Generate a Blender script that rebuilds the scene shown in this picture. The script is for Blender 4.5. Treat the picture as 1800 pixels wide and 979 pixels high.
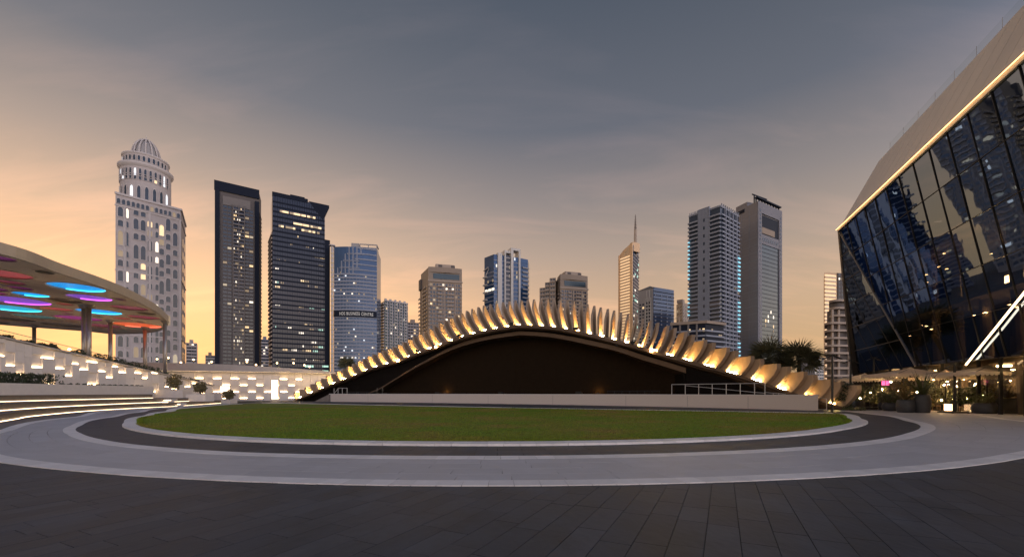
import bpy, bmesh, math, random
import numpy as np
from mathutils import Vector, Matrix
from mathutils.geometry import tessellate_polygon

random.seed(7)
for o in list(bpy.data.objects):
    bpy.data.objects.remove(o)
SC = bpy.context.scene
COL = SC.collection
R = math.radians

# ------------------------------------------------------------------ camera
CAMH = 1.6
FPX = 750.0          # focal length in pixels of the 1800 px wide frame
HOR = 690.0          # horizon row
cam_data = bpy.data.cameras.new('camera')
cam_data.sensor_width = 36.0
cam_data.lens = 36.0 * FPX / 1800.0
cam_data.shift_y = (HOR - 489.5) / 1800.0
cam_data.clip_start = 0.1
cam_data.clip_end = 20000
cam = bpy.data.objects.new('camera', cam_data)
COL.objects.link(cam)
cam.location = (0, 0, CAMH)
cam.rotation_euler = (R(90), 0, 0)
SC.camera = cam

# ------------------------------------------------------------------ sky, sun, exposure
SUN_AZ = R(-42)      # left of the view axis, behind the first towers
SUN_EL = R(0.6)
world = bpy.data.worlds.new('World')
SC.world = world
world.use_nodes = True
wn, wl = world.node_tree.nodes, world.node_tree.links
wn.clear()
def N(nodes, t, **kw):
    n = nodes.new(t)
    for k, v in kw.items():
        if k.startswith('i_'):
            key = k[2:]
            n.inputs[int(key) if key.isdigit() else key.replace('_', ' ')].default_value = v
        else:
            setattr(n, k, v)
    return n
sky = N(wn, 'ShaderNodeTexSky', sky_type='NISHITA', sun_disc=False, sun_elevation=SUN_EL, sun_rotation=SUN_AZ,
        altitude=0, air_density=1.0, dust_density=5.0, ozone_density=2.0)
tcw = N(wn, 'ShaderNodeTexCoord')
# thin streaky evening cloud
sep = N(wn, 'ShaderNodeSeparateXYZ')
wl.new(tcw.outputs['Generated'], sep.inputs[0])
zc = N(wn, 'ShaderNodeMath', operation='ADD', i_1=0.22)
wl.new(sep.outputs['Z'], zc.inputs[0])
dx = N(wn, 'ShaderNodeMath', operation='DIVIDE'); wl.new(sep.outputs['X'], dx.inputs[0]); wl.new(zc.outputs[0], dx.inputs[1])
dy = N(wn, 'ShaderNodeMath', operation='DIVIDE'); wl.new(sep.outputs['Y'], dy.inputs[0]); wl.new(zc.outputs[0], dy.inputs[1])
cmb = N(wn, 'ShaderNodeCombineXYZ'); wl.new(dx.outputs[0], cmb.inputs[0]); wl.new(dy.outputs[0], cmb.inputs[1])
mp = N(wn, 'ShaderNodeMapping'); mp.inputs['Rotation'].default_value = (0, 0, R(-58)); mp.inputs['Scale'].default_value = (0.6, 2.3, 1)
mp.inputs['Location'].default_value = (2.1, 3.4, 0)
wl.new(cmb.outputs[0], mp.inputs[0])
nz = N(wn, 'ShaderNodeTexNoise'); nz.inputs['Scale'].default_value = 1.7; nz.inputs['Detail'].default_value = 9; nz.inputs['Roughness'].default_value = .58
nz.inputs['Distortion'].default_value = 0.5
wl.new(mp.outputs[0], nz.inputs['Vector'])
cr = N(wn, 'ShaderNodeMapRange'); cr.inputs['From Min'].default_value = .50; cr.inputs['From Max'].default_value = .74
cr.inputs['To Max'].default_value = .50
wl.new(nz.outputs['Fac'], cr.inputs['Value'])
# Nishita dusk sky plus the broad dusty after-glow that scatters round the whole horizon
ramp = N(wn, 'ShaderNodeValToRGB')
wl.new(sep.outputs['Z'], ramp.inputs['Fac'])
els = ramp.color_ramp.elements
stops = [(0.0, (.72, .43, .20)), (.10, (.73, .44, .21)), (.20, (.67, .43, .245)), (.30, (.46, .335, .24)),
         (.40, (.285, .235, .205)), (.52, (.132, .134, .150)), (.68, (.074, .085, .106)), (1.0, (.085, .10, .132))]
els[0].position, els[0].color = stops[0][0], (*stops[0][1], 1)
els[1].position, els[1].color = stops[-1][0], (*stops[-1][1], 1)
for p_, c_ in stops[1:-1]:
    e_ = els.new(p_); e_.color = (*c_, 1)
nrm = N(wn, 'ShaderNodeVectorMath', operation='MULTIPLY'); nrm.inputs[1].default_value = (1, 1, 0)
wl.new(tcw.outputs['Generated'], nrm.inputs[0])
nrm2 = N(wn, 'ShaderNodeVectorMath', operation='NORMALIZE'); wl.new(nrm.outputs[0], nrm2.inputs[0])
dot = N(wn, 'ShaderNodeVectorMath', operation='DOT_PRODUCT'); wl.new(nrm2.outputs[0], dot.inputs[0])
dot.inputs[1].default_value = (math.sin(SUN_AZ), math.cos(SUN_AZ), 0)
az01 = N(wn, 'ShaderNodeMath', operation='MULTIPLY_ADD'); wl.new(dot.outputs['Value'], az01.inputs[0]); az01.inputs[1].default_value = .5; az01.inputs[2].default_value = .5
azr = N(wn, 'ShaderNodeValToRGB'); wl.new(az01.outputs[0], azr.inputs['Fac']); azr.color_ramp.interpolation = 'B_SPLINE'
ez = azr.color_ramp.elements
azs = [(0.0, (3.8, 5.2, 9.2)), (.25, (2.45, 3.3, 5.1)), (.48, (.80, .84, .92)), (.70, (.80, .85, .95)), (.88, (.90, .90, .98)), (1.0, (1.78, 1.56, 1.30))]  # sky behind the camera raised well above the rest to fill front-facing surfaces
ez[0].position, ez[0].color = 0.0, (*[q / 12 for q in azs[0][1]], 1); ez[1].position, ez[1].color = 1.0, (*[q / 12 for q in azs[-1][1]], 1)
for p_, c_ in azs[1:-1]:
    e_ = ez.new(p_); e_.color = (*[q / 12 for q in c_], 1)
azv = N(wn, 'ShaderNodeVectorMath', operation='SCALE'); azv.inputs['Scale'].default_value = 12.0; wl.new(azr.outputs[0], azv.inputs[0])
hi = N(wn, 'ShaderNodeMapRange'); wl.new(sep.outputs['Z'], hi.inputs['Value'])
hi.inputs['From Min'].default_value = .1; hi.inputs['From Max'].default_value = .75
hi.inputs['To Min'].default_value = 1; hi.inputs['To Max'].default_value = .08
tint = N(wn, 'ShaderNodeMix', data_type='RGBA'); wl.new(hi.outputs[0], tint.inputs['Factor'])
tint.inputs[6].default_value = (1, 1, 1, 1); wl.new(azv.outputs[0], tint.inputs[7])
glow = N(wn, 'ShaderNodeMix', data_type='RGBA', blend_type='MULTIPLY'); glow.inputs['Factor'].default_value = 1
wl.new(ramp.outputs[0], glow.inputs[6]); wl.new(tint.outputs[2], glow.inputs[7])
nsk = N(wn, 'ShaderNodeVectorMath', operation='SCALE'); nsk.inputs['Scale'].default_value = 0.06
wl.new(sky.outputs[0], nsk.inputs[0])
add = N(wn, 'ShaderNodeVectorMath', operation='ADD'); wl.new(nsk.outputs[0], add.inputs[0]); wl.new(glow.outputs[2], add.inputs[1])
cl = N(wn, 'ShaderNodeMix', data_type='RGBA', blend_type='MULTIPLY'); cl.inputs['Factor'].default_value = 1
wl.new(add.outputs[0], cl.inputs[6]); cl.inputs[7].default_value = (1.6, 1.35, 1.25, 1)
mixc = N(wn, 'ShaderNodeMix', data_type='RGBA')
wl.new(cr.outputs[0], mixc.inputs['Factor']); wl.new(add.outputs[0], mixc.inputs[6]); wl.new(cl.outputs[2], mixc.inputs[7])
bg = N(wn, 'ShaderNodeBackground'); bg.inputs['Strength'].default_value = 1.0
wl.new(mixc.outputs[2], bg.inputs['Color'])
wo = N(wn, 'ShaderNodeOutputWorld'); wl.new(bg.outputs[0], wo.inputs[0])

sun_d = bpy.data.lights.new('sun', 'SUN'); sun_d.energy = 0.35; sun_d.angle = R(3); sun_d.color = (1, .72, .45)
sun = bpy.data.objects.new('sun', sun_d); COL.objects.link(sun)
sd = Vector((math.sin(SUN_AZ) * math.cos(SUN_EL), math.cos(SUN_AZ) * math.cos(SUN_EL), math.sin(SUN_EL)))
sun.rotation_euler = (-sd).to_track_quat('-Z', 'Y').to_euler()
sun.location = (0, 0, 60)

SC.view_settings.view_transform = 'Standard'
SC.view_settings.look = 'None'
SC.view_settings.exposure = 0.10
SC.view_settings.gamma = 1.0
SC.render.engine = 'CYCLES'
SC.cycles.use_denoising = True
SC.cycles.max_bounces = 6
SC.cycles.diffuse_bounces = 3
SC.cycles.glossy_bounces = 4
SC.cycles.transmission_bounces = 4
SC.cycles.transparent_max_bounces = 8
SC.cycles.caustics_reflective = False
SC.cycles.caustics_refractive = False
SC.cycles.sample_clamp_indirect = 4.0
SC.cycles.use_light_tree = True

# ------------------------------------------------------------------ helpers
def P(x, y, Y):                      # picture point (1800 px frame) at distance Y
    return Vector(((x - 900) / FPX * Y, Y, CAMH + (HOR - y) / FPX * Y))
def G(x, y, z=0.0):                  # picture point on the level z
    Y = (CAMH - z) * FPX / (y - HOR)
    return Vector(((x - 900) / FPX * Y, Y, z))

MATS = {}
def mat(name, col, rough=.6, metal=0.0, noise=0.0, scale=3.0, bump=0.0, bscale=20.0, spec=.5, emit=None, es=0.0, sample=True,
        stretch=(1, 1, 1), rvar=0.0, pervar=0.0, coat=0.0):
    m = bpy.data.materials.new(name); m.use_nodes = True
    nt = m.node_tree; nn = nt.nodes; ll = nt.links
    b = nn['Principled BSDF']
    b.inputs['Base Color'].default_value = (*col, 1)
    b.inputs['Roughness'].default_value = rough
    b.inputs['Metallic'].default_value = metal
    b.inputs['Specular IOR Level'].default_value = spec
    b.inputs['Coat Weight'].default_value = coat
    if emit is not None:
        b.inputs['Emission Color'].default_value = (*emit, 1)
        b.inputs['Emission Strength'].default_value = es
        if not sample: m.cycles.emission_sampling = 'NONE'
    if noise or bump or rvar or pervar:
        tc = nn.new('ShaderNodeTexCoord'); mpn = nn.new('ShaderNodeMapping')
        geo = nn.new('ShaderNodeNewGeometry')
        mpn.inputs['Scale'].default_value = stretch
        ll.new(geo.outputs['Position'], mpn.inputs[0])
        nzn = nn.new('ShaderNodeTexNoise'); nzn.inputs['Scale'].default_value = scale
        nzn.inputs['Detail'].default_value = 6; nzn.inputs['Roughness'].default_value = .62
        ll.new(mpn.outputs[0], nzn.inputs['Vector'])
        src = None
        if noise:
            mr = nn.new('ShaderNodeMapRange'); mr.inputs['From Min'].default_value = .28; mr.inputs['From Max'].default_value = .72
            mr.inputs['To Min'].default_value = 1 - noise; mr.inputs['To Max'].default_value = 1 + noise
            ll.new(nzn.outputs['Fac'], mr.inputs['Value']); src = mr.outputs[0]
        if pervar:
            oi = nn.new('ShaderNodeObjectInfo'); mo = nn.new('ShaderNodeMapRange')
            mo.inputs['To Min'].default_value = 1 - pervar; mo.inputs['To Max'].default_value = 1 + pervar
            ll.new(oi.outputs['Random'], mo.inputs['Value'])
            if src is None: src = mo.outputs[0]
            else:
                mu = nn.new('ShaderNodeMath'); mu.operation = 'MULTIPLY'; ll.new(src, mu.inputs[0]); ll.new(mo.outputs[0], mu.inputs[1]); src = mu.outputs[0]
        if src is not None:
            vm = nn.new('ShaderNodeVectorMath'); vm.operation = 'SCALE'; vm.inputs[0].default_value = col
            ll.new(src, vm.inputs['Scale']); ll.new(vm.outputs[0], b.inputs['Base Color'])
        if rvar:
            mr2 = nn.new('ShaderNodeMapRange'); mr2.inputs['To Min'].default_value = max(.03, rough - rvar); mr2.inputs['To Max'].default_value = min(1, rough + rvar)
            ll.new(nzn.outputs['Fac'], mr2.inputs['Value']); ll.new(mr2.outputs[0], b.inputs['Roughness'])
        if bump:
            n2 = nn.new('ShaderNodeTexNoise'); n2.inputs['Scale'].default_value = bscale; n2.inputs['Detail'].default_value = 5
            ll.new(mpn.outputs[0], n2.inputs['Vector'])
            bp = nn.new('ShaderNodeBump'); bp.inputs['Strength'].default_value = bump; bp.inputs['Distance'].default_value = .02
            ll.new(n2.outputs['Fac'], bp.inputs['Height']); ll.new(bp.outputs[0], b.inputs['Normal'])
    MATS[name] = m
    return m

def link(o):
    COL.objects.link(o); return o
def attach(o, parent):
    if parent is not None:
        o.parent = parent
        o.matrix_parent_inverse = Matrix.Translation(-Vector(parent['base']))
def thing(name, label, cat, base=(0, 0, 0), group=None):
    o = bpy.data.objects.new(name, None); o.empty_display_size = .3
    link(o); o.location = base; o['base'] = tuple(base)
    o['label'] = label; o['category'] = cat
    if group: o['group'] = group
    return o
def tag(o, label=None, cat=None, group=None, kind=None):
    if label: o['label'] = label
    if cat: o['category'] = cat
    if group: o['group'] = group
    if kind: o['kind'] = kind
    return o
def mesh(name, verts, faces, m, smooth=False):
    me = bpy.data.meshes.new(name); me.from_pydata([tuple(v) for v in verts], [], faces); me.update()
    if m: me.materials.append(MATS[m] if isinstance(m, str) else m)
    if smooth:
        for p in me.polygons: p.use_smooth = True
    return me
ROOTS = {}
def obj(name, me, parent=None, loc=(0, 0, 0), rz=0.0, scale=None):
    o = bpy.data.objects.new(name, me); link(o)
    o.location = loc; o.rotation_euler = (0, 0, rz)
    if scale is not None: o.scale = scale
    if parent is not None:
        # a sub-part hangs from a part: the part sits in world space under its thing
        o.parent = parent
        top = parent
        while top.parent is not None: top = top.parent
        if parent.type == 'EMPTY': o.matrix_parent_inverse = Matrix.Translation(-Vector(parent['base']))
        else:
            mw = Matrix.LocRotScale(parent.location, parent.rotation_euler, parent.scale)
            o.matrix_parent_inverse = mw.inverted()
    return o
class MB:
    def __init__(s): s.v = []; s.f = []
    def quad(s, a, b, c, d):
        i = len(s.v); s.v += [a, b, c, d]; s.f.append((i, i+1, i+2, i+3)); return s
    def poly(s, pts):
        i = len(s.v); s.v += list(pts); s.f.append(tuple(range(i, i + len(pts)))); return s
    def box(s, c, sz, rz=0.0, ax=None):
        c = Vector(c); hx, hy, hz = sz[0]/2, sz[1]/2, sz[2]/2
        if ax is None: ux, uy, uz = Vector((math.cos(rz), math.sin(rz), 0)), Vector((-math.sin(rz), math.cos(rz), 0)), Vector((0, 0, 1))
        else: ux, uy, uz = ax
        i = len(s.v)
        for a, b, d in ((-1,-1,-1),(1,-1,-1),(1,1,-1),(-1,1,-1),(-1,-1,1),(1,-1,1),(1,1,1),(-1,1,1)):
            s.v.append(c + ux*(a*hx) + uy*(b*hy) + uz*(d*hz))
        s.f += [tuple(i+k for k in q) for q in ((0,3,2,1),(4,5,6,7),(0,1,5,4),(1,2,6,5),(2,3,7,6),(3,0,4,7))]
        return s
    def prism(s, pts, z0, z1):       # plan polygon, counter clockwise
        n = len(pts); i = len(s.v)
        s.v += [Vector((p[0], p[1], z0)) for p in pts] + [Vector((p[0], p[1], z1)) for p in pts]
        for k in range(n): s.f.append((i+k, i+(k+1) % n, i+n+(k+1) % n, i+n+k))
        s.f.append(tuple(i+n+k for k in range(n))); s.f.append(tuple(i+n-1-k for k in range(n)))
        return s
    def tube(s, p, q, r0, r1=None, n=8):
        p, q = Vector(p), Vector(q); r1 = r0 if r1 is None else r1
        d = (q - p).normalized(); a = d.orthogonal().normalized(); b = d.cross(a); i = len(s.v)
        for c, r in ((p, r0), (q, r1)):
            s.v += [c + a*(r*math.cos(2*math.pi*k/n)) + b*(r*math.sin(2*math.pi*k/n)) for k in range(n)]
        s.f += [(i+k, i+(k+1) % n, i+n+(k+1) % n, i+n+k) for k in range(n)]
        s.f += [tuple(i+n-1-k for k in range(n)), tuple(i+n+k for k in range(n))]
        return s
    def lathe(s, prof, c=(0, 0, 0), n=20, sx=1.0, sy=1.0):
        c = Vector(c); i = len(s.v); m_ = len(prof)
        for r, z in prof:
            s.v += [c + Vector((sx*r*math.cos(2*math.pi*k/n), sy*r*math.sin(2*math.pi*k/n), z)) for k in range(n)]
        for j in range(m_-1):
            s.f += [(i+j*n+k, i+j*n+(k+1) % n, i+(j+1)*n+(k+1) % n, i+(j+1)*n+k) for k in range(n)]
        return s
    def build(s, name, m, parent=None, smooth=False):
        return obj(name, mesh(name, s.v, s.f, m, smooth), parent)
CUBES = {}
def cube(m):
    if m not in CUBES:
        b = MB().box((0, 0, 0), (1, 1, 1)); CUBES[m] = mesh('block_' + m, b.v, b.f, m)
    return CUBES[m]
def piece(name, m, parent, c, sz, rz=0.0):
    return obj(name, cube(m), parent, c, rz, sz)
def catmull(pts, n=8, closed=False):
    pts = [Vector(p) for p in pts]; out = []; L = len(pts)
    rng = range(L if closed else L - 1)
    for i in rng:
        if closed: p0, p1, p2, p3 = pts[i-1], pts[i], pts[(i+1) % L], pts[(i+2) % L]
        else: p0, p1, p2, p3 = pts[max(i-1, 0)], pts[i], pts[i+1], pts[min(i+2, L-1)]
        for k in range(n):
            t = k / n
            out.append(.5*((2*p1) + (p2-p0)*t + (2*p0-5*p1+4*p2-p3)*t*t + (3*p1-p0-3*p2+p3)*t**3))
    if not closed: out.append(pts[-1])
    return out
def tess(pts):                       # fill a plan polygon (maybe concave)
    return tessellate_polygon([[Vector((p[0], p[1], 0)) for p in pts]])
def sheet(name, pts, z, m, parent=None):
    v = [Vector((p[0], p[1], z)) for p in pts]; f = []
    for t in tess(pts):
        a, b, c = (v[k] for k in t)
        f.append(tuple(t) if (b-a).cross(c-a).z > 0 else (t[0], t[2], t[1]))
    return obj(name, mesh(name, v, f, m), parent)

# ------------------------------------------------------------------ materials
mat('far_ground', (.10, .09, .08), .9, noise=.3, scale=.05)
mat('dark_paver', (.056, .062, .076), .56, noise=.42, scale=1.5, bump=.3, bscale=11, rvar=.14, pervar=.16, stretch=(1, .55, 1), spec=.28)
mat('dark_joint', (.040, .042, .048), .9, spec=.1)
mat('pale_paver', (.50, .49, .51), .55, noise=.07, scale=1.6, bump=.15, bscale=30, rvar=.1, pervar=.05)
mat('pale_joint', (.25, .235, .23), .8)
mat('white_stone', (.80, .77, .76), .55, noise=.06, scale=3, bump=.12, bscale=25, pervar=.08)
mat('white_joint', (.36, .34, .33), .8)
mat('stage_stone', (.72, .64, .58), .6, noise=.16, scale=55, bump=.1, bscale=60)
mat('stage_floor', (.10, .085, .075), .6, noise=.2, scale=3)
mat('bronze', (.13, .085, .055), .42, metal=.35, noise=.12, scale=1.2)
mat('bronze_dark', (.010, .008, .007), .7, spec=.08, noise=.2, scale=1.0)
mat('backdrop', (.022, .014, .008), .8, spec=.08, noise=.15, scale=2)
mat('fin', (.50, .345, .215), .45, noise=.16, scale=1.4, rvar=.12, stretch=(1, 1, .35))
mat('fin_edge', (.46, .33, .225), .5, noise=.10, scale=2)
mat('led_warm', (1, .8, .4), emit=(1.0, .66, .24), es=330)
mat('led_white', (1, .9, .7), emit=(1.0, .68, .36), es=20)
mat('led_step', (1, .9, .7), emit=(1.0, .74, .46), es=5)
mat('lamp_glow', (1, .8, .5), emit=(1.0, .64, .28), es=300)
mat('lamp_far', (1, .8, .5), emit=(1.0, .62, .28), es=9, sample=False)
mat('wall_white', (.80, .74, .68), .6, noise=.05, scale=2.5, bump=.08, bscale=12, pervar=.06)
mat('coping', (.52, .47, .43), .6, noise=.06, scale=1.5)
mat('step_stone', (.20, .17, .145), .6, noise=.15, scale=2.5, bump=.15)
mat('soil', (.05, .035, .025), .95, noise=.3, scale=8)
mat('leaf_dark', (.045, .062, .026), .55, noise=.35, scale=6, pervar=.2)
mat('leaf_mid', (.085, .095, .032), .55, noise=.35, scale=6, pervar=.2)
mat('leaf_dry', (.16, .13, .055), .6, noise=.3, scale=6, pervar=.2)
mat('frond', (.15, .15, .085), .5, noise=.35, scale=3)
mat('bark', (.13, .10, .07), .9, noise=.3, scale=9, bump=.5)
mat('canopy_metal', (.42, .37, .31), .38, metal=.25, noise=.08, scale=.8)
mat('canopy_soffit', (.62, .54, .45), .5, noise=.1, scale=.9)
mat('steel', (.42, .39, .36), .35, metal=.6, noise=.08, scale=2)
mat('dark_metal', (.030, .030, .032), .4, metal=.4)
mat('black_gear', (.010, .010, .011), .5)
mat('rail_white', (.70, .68, .66), .35, metal=.2)
mat('pot', (.050, .052, .060), .55, noise=.18, scale=3, bump=.1, bscale=30)
mat('fabric', (.84, .76, .69), .8, noise=.05, scale=2)
mat('rattan', (.36, .21, .10), .6, noise=.25, scale=18, bump=.3, bscale=60)
mat('lantern_glow', (1, .8, .6), emit=(1.0, .62, .32), es=8)
mat('inside_light', (1, .8, .5), emit=(1.0, .62, .26), es=36.0)
mat('tube_light', (1, .9, .7), emit=(1.0, .68, .36), es=7)
mat('inside_wall', (.16, .12, .085), .7, noise=.3, scale=.6)
mat('inside_dark', (.045, .038, .033), .7, noise=.3, scale=.4)
mat('pink_sign', (.8, .1, .3), emit=(1.0, .14, .34), es=1.6)
mat('white_panel', (.74, .69, .64), .42, noise=.04, scale=.6, pervar=.03)
for nm_, c_ in dict(amber=(1.0, .66, .27), cool=(.85, .93, 1.0), white=(1.0, .86, .66), green=(.45, .95, .72), cyan=(.18, .75, .95)).items():
    mat('lit_' + nm_, (.6, .6, .6), emit=c_, es=dict(amber=.95, cool=1.0, white=1.25, green=.7, cyan=1.0)[nm_], sample=False)
mat('lit_dim', (.3, .25, .2), emit=(1.0, .72, .40), es=.22, sample=False)
# tower materials
mat('t_cream', (.54, .49, .485), .75, noise=.06, scale=.05)
mat('t_cream_trim', (.63, .58, .57), .75)
mat('t_brown', (.125, .11, .108), .7, noise=.06, scale=.05)
mat('t_brown2', (.205, .185, .18), .7)
mat('t_tan', (.36, .285, .225), .75, noise=.08, scale=.05)
mat('t_tan2', (.48, .39, .32), .75)
mat('t_charcoal', (.011, .017, .034), .5, spec=.12)
mat('t_greyband', (.29, .32, .40), .6)
mat('t_concrete', (.40, .385, .39), .75, noise=.06, scale=.04)
mat('t_white', (.66, .63, .60), .65)
mat('t_gold', (.85, .58, .34), .5, noise=.06, scale=.04)
mat('t_gold2', (.92, .72, .48), .45)
mat('t_blueglass', (.022, .070, .17), .12, metal=.2, noise=.2, scale=.06, pervar=.0)
mat('t_darkglass', (.010, .018, .042), .10, metal=.1, noise=.2, scale=.08)
mat('t_tealglass', (.022, .050, .070), .14, metal=.2, noise=.2, scale=.06)
mat('t_greyglass', (.040, .060, .095), .15, metal=.2, noise=.2, scale=.06)
mat('t_window', (.020, .040, .070), .12, noise=.3, scale=.3)

mat('t_bluegrey', (.32, .345, .41), .6, noise=.05, scale=.05)
mat('lit_gold', (.8, .6, .4), emit=(1.0, .66, .36), es=.75, sample=False)  # emission stands in for evening light on the gold towers
mat('led_eaves', (1, .8, .5), emit=(1.0, .52, .18), es=3.8)

fm = MATS['fabric']; nn, ll = fm.node_tree.nodes, fm.node_tree.links
tl = nn.new('ShaderNodeBsdfTranslucent'); tl.inputs['Color'].default_value = (.80, .68, .56, 1); mxs = nn.new('ShaderNodeMixShader'); mxs.inputs[0].default_value = .45
ll.new(nn['Principled BSDF'].outputs[0], mxs.inputs[1]); ll.new(tl.outputs[0], mxs.inputs[2]); ll.new(mxs.outputs[0], nn['Material Output'].inputs[0])

mat('bulb_glow', (1, .8, .5), emit=(1.0, .60, .25), es=330)
mat('t_slate', (.23, .23, .265), .65, noise=.07, scale=.04)

# ------------------------------------------------------------------ ground and paving
tag(obj('ground', mesh('ground', [(-6000, -3000, -.03), (6000, -3000, -.03), (6000, 9000, -.03), (-6000, 9000, -.03)], [(0, 1, 2, 3)], 'far_ground')), kind='structure')
def lerp_table(tab, x):
    if x <= tab[0][0]: return tab[0][1]
    for (a, va), (b, vb) in zip(tab, tab[1:]):
        if x <= b:
            t = (x - a) / (b - a); t = t*t*(3 - 2*t) * .5 + t * .5
            return va + (vb - va) * t
    return tab[-1][1]
CX, CY = -.9, 35.2
RL = [(-213, 42), (-194, 32.4), (-178, 26.5), (-162, 23.8), (-143, 22.6), (-120, 22.3), (-90, 22.0), (-50, 22.1), (-27, 22.9), (-10, 24.6), (4, 26.5)]
RO = [(-213, 48), (-188, 35.5), (-165, 28.6), (-140, 26.9), (-113, 27.7), (-90, 28.0), (-62, 28.2), (-40, 29.0), (-20, 31.7), (-4, 35), (4, 38)]
def ring_r(k, phi):                  # k 0 lawn edge .. 5 outer edge
    s = .78 + .22 * min(1, max(0, (phi + 130) / 25))
    if phi < -170: s = .78 + .22 * min(1, (-170 - phi) / 15)
    rl = lerp_table(RL, phi)
    if k < 4: return rl + (0, .68, 2.6, 3.1)[k] * s
    return lerp_table(RO, phi) - (.44 if k == 4 else 0)
def pol(r, phi): return (CX + r * math.cos(R(phi)), CY + r * math.sin(R(phi)))
PHI = [-213 + i * 1.0 for i in range(0, 218)]
base_pts = [(-60, -6), (60, -6), (60, 140), (-60, 140)]
plaza = tag(sheet('plaza_paving', base_pts, 0.0, 'dark_joint'), kind='structure')
def ring_sheet(name, k0, k1, z, m, pmax=5):
    ph = [p for p in PHI if p <= pmax]; a = [pol(ring_r(k0, p), p) for p in ph]; b = [pol(ring_r(k1, p), p) for p in ph]
    v = [(x, y, z) for x, y in a] + [(x, y, z) for x, y in b]; n = len(a)
    f = [(i, n + i, n + i + 1, i + 1) for i in range(n - 1)]
    return tag(obj(name, mesh(name, v, f, m)), kind='structure')
pale = ring_sheet('pale_path', 3, 4, .026, 'pale_joint')
darkp = ring_sheet('dark_path', 1, 2, .026, 'dark_joint')
w1 = ring_sheet('inner_kerb_band', 0, 1, .030, 'white_joint', -11)
w2 = ring_sheet('middle_kerb_band', 2, 3, .030, 'white_joint')
w3 = ring_sheet('outer_kerb_band', 4, 5, .030, 'white_joint')

def collect_paving(parent, cells, name, m, limit=300, th=.022):
    """cells: (cx, cy, top, length, width, rz); the ones that show largest are pieces, the others one joined part"""
    cells.sort(key=lambda c: (c[0]**2 + c[1]**2) / (1 if abs(c[0]) < 1.25 * c[1] else .2))
    for cx, cy, top, ln, wd, rz in cells[:limit]:
        piece(name, m, parent, (cx, cy, top - th / 2 + random.uniform(-.0015, .0015)), (ln, wd, th), rz)
    if cells[limit:]:
        b = MB()
        for cx, cy, top, ln, wd, rz in cells[limit:]: b.box((cx, cy, top - th / 2), (ln, wd, th), rz)
        tag(b.build('distant_' + name + 's', m, parent), kind='stuff')
def ring_cells(k0, k1, rows, length, top, p0=-213, p1=4, gap=.006, off=True):
    out = []
    for j in range(rows):
        phi = p0 + (random.uniform(0, 2) if off else 0)
        while phi < p1:
            ra, rb = ring_r(k0, phi), ring_r(k1, phi)
            r0 = ra + (rb - ra) * j / rows; r1 = ra + (rb - ra) * (j + 1) / rows; rm = (r0 + r1) / 2
            ln = length * random.uniform(.9, 1.1); dphi = math.degrees(ln / rm)
            x, y = pol(rm, phi + dphi / 2)
            x0, y0 = pol((ring_r(k0, phi) * (rows - j - .5) + ring_r(k1, phi) * (j + .5)) / rows, phi)
            x1, y1 = pol((ring_r(k0, phi + dphi) * (rows - j - .5) + ring_r(k1, phi + dphi) * (j + .5)) / rows, phi + dphi)
            L = math.hypot(x1 - x0, y1 - y0)
            out.append(((x0 + x1) / 2, (y0 + y1) / 2, top, max(.1, L - gap), (r1 - r0) - gap, math.atan2(y1 - y0, x1 - x0)))
            phi += dphi
    return out
collect_paving(pale, ring_cells(3, 4, 4, 1.0, .034), 'paver', 'pale_paver')
collect_paving(darkp, ring_cells(1, 2, 2, .62, .034, gap=.008), 'paver', 'dark_paver')
far_px = [(1464, 728.2), (1330, 725.8), (1200, 723.3), (1000, 719.7), (800, 716.0), (600, 711.8), (500, 709.6), (455, 709.8)]
c1 = ring_cells(0, 1, 1, .5, .10, p1=-11.5, gap=.007)
fe = catmull([G(*p) for p in far_px], 14)
for p, q in zip(fe, fe[1:]):
    d = q - p; c1.append(((p.x + q.x) / 2 + .25, (p.y + q.y) / 2 + .35, .10, d.length - .01, .55, math.atan2(d.y, d.x)))
collect_paving(w1, c1, 'kerb_stone', 'white_stone', th=.075)
collect_paving(w2, ring_cells(2, 3, 1, .40, .038, gap=.008), 'kerb_stone', 'white_stone')
collect_paving(w3, ring_cells(4, 5, 1, .42, .038, gap=.008), 'kerb_stone', 'white_stone')
# foreground slabs, in rows that run off to the right
ud = Vector((math.sin(R(26.3)), math.cos(R(26.3)))); vd = Vector((ud.y, -ud.x)); rzp = math.atan2(ud.y, ud.x)
cells = []
for j in range(-75, 110):
    wv = .34; v0 = j * (wv) ; u = -14 + random.uniform(0, 1)
    while u < 60:
        ln = random.choice((.7, .95, .95, 1.2))
        c = ud * (u + ln / 2) + vd * v0
        u += ln
        if c.y < 2.2 or c.y > 24 or abs(c.x) > 1.35 * c.y + 2: continue
        dx_, dy_ = c.x - CX, c.y - CY; ph = math.degrees(math.atan2(dy_, dx_))
        if ph > 4: ph -= 360
        if ph < -213: continue
        if math.hypot(dx_, dy_) < ring_r(5, ph) - .55: continue
        cells.append((c.x, c.y, .020, ln - .008, wv - .007, rzp))
collect_paving(plaza, cells, 'paver', 'dark_paver')
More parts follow.
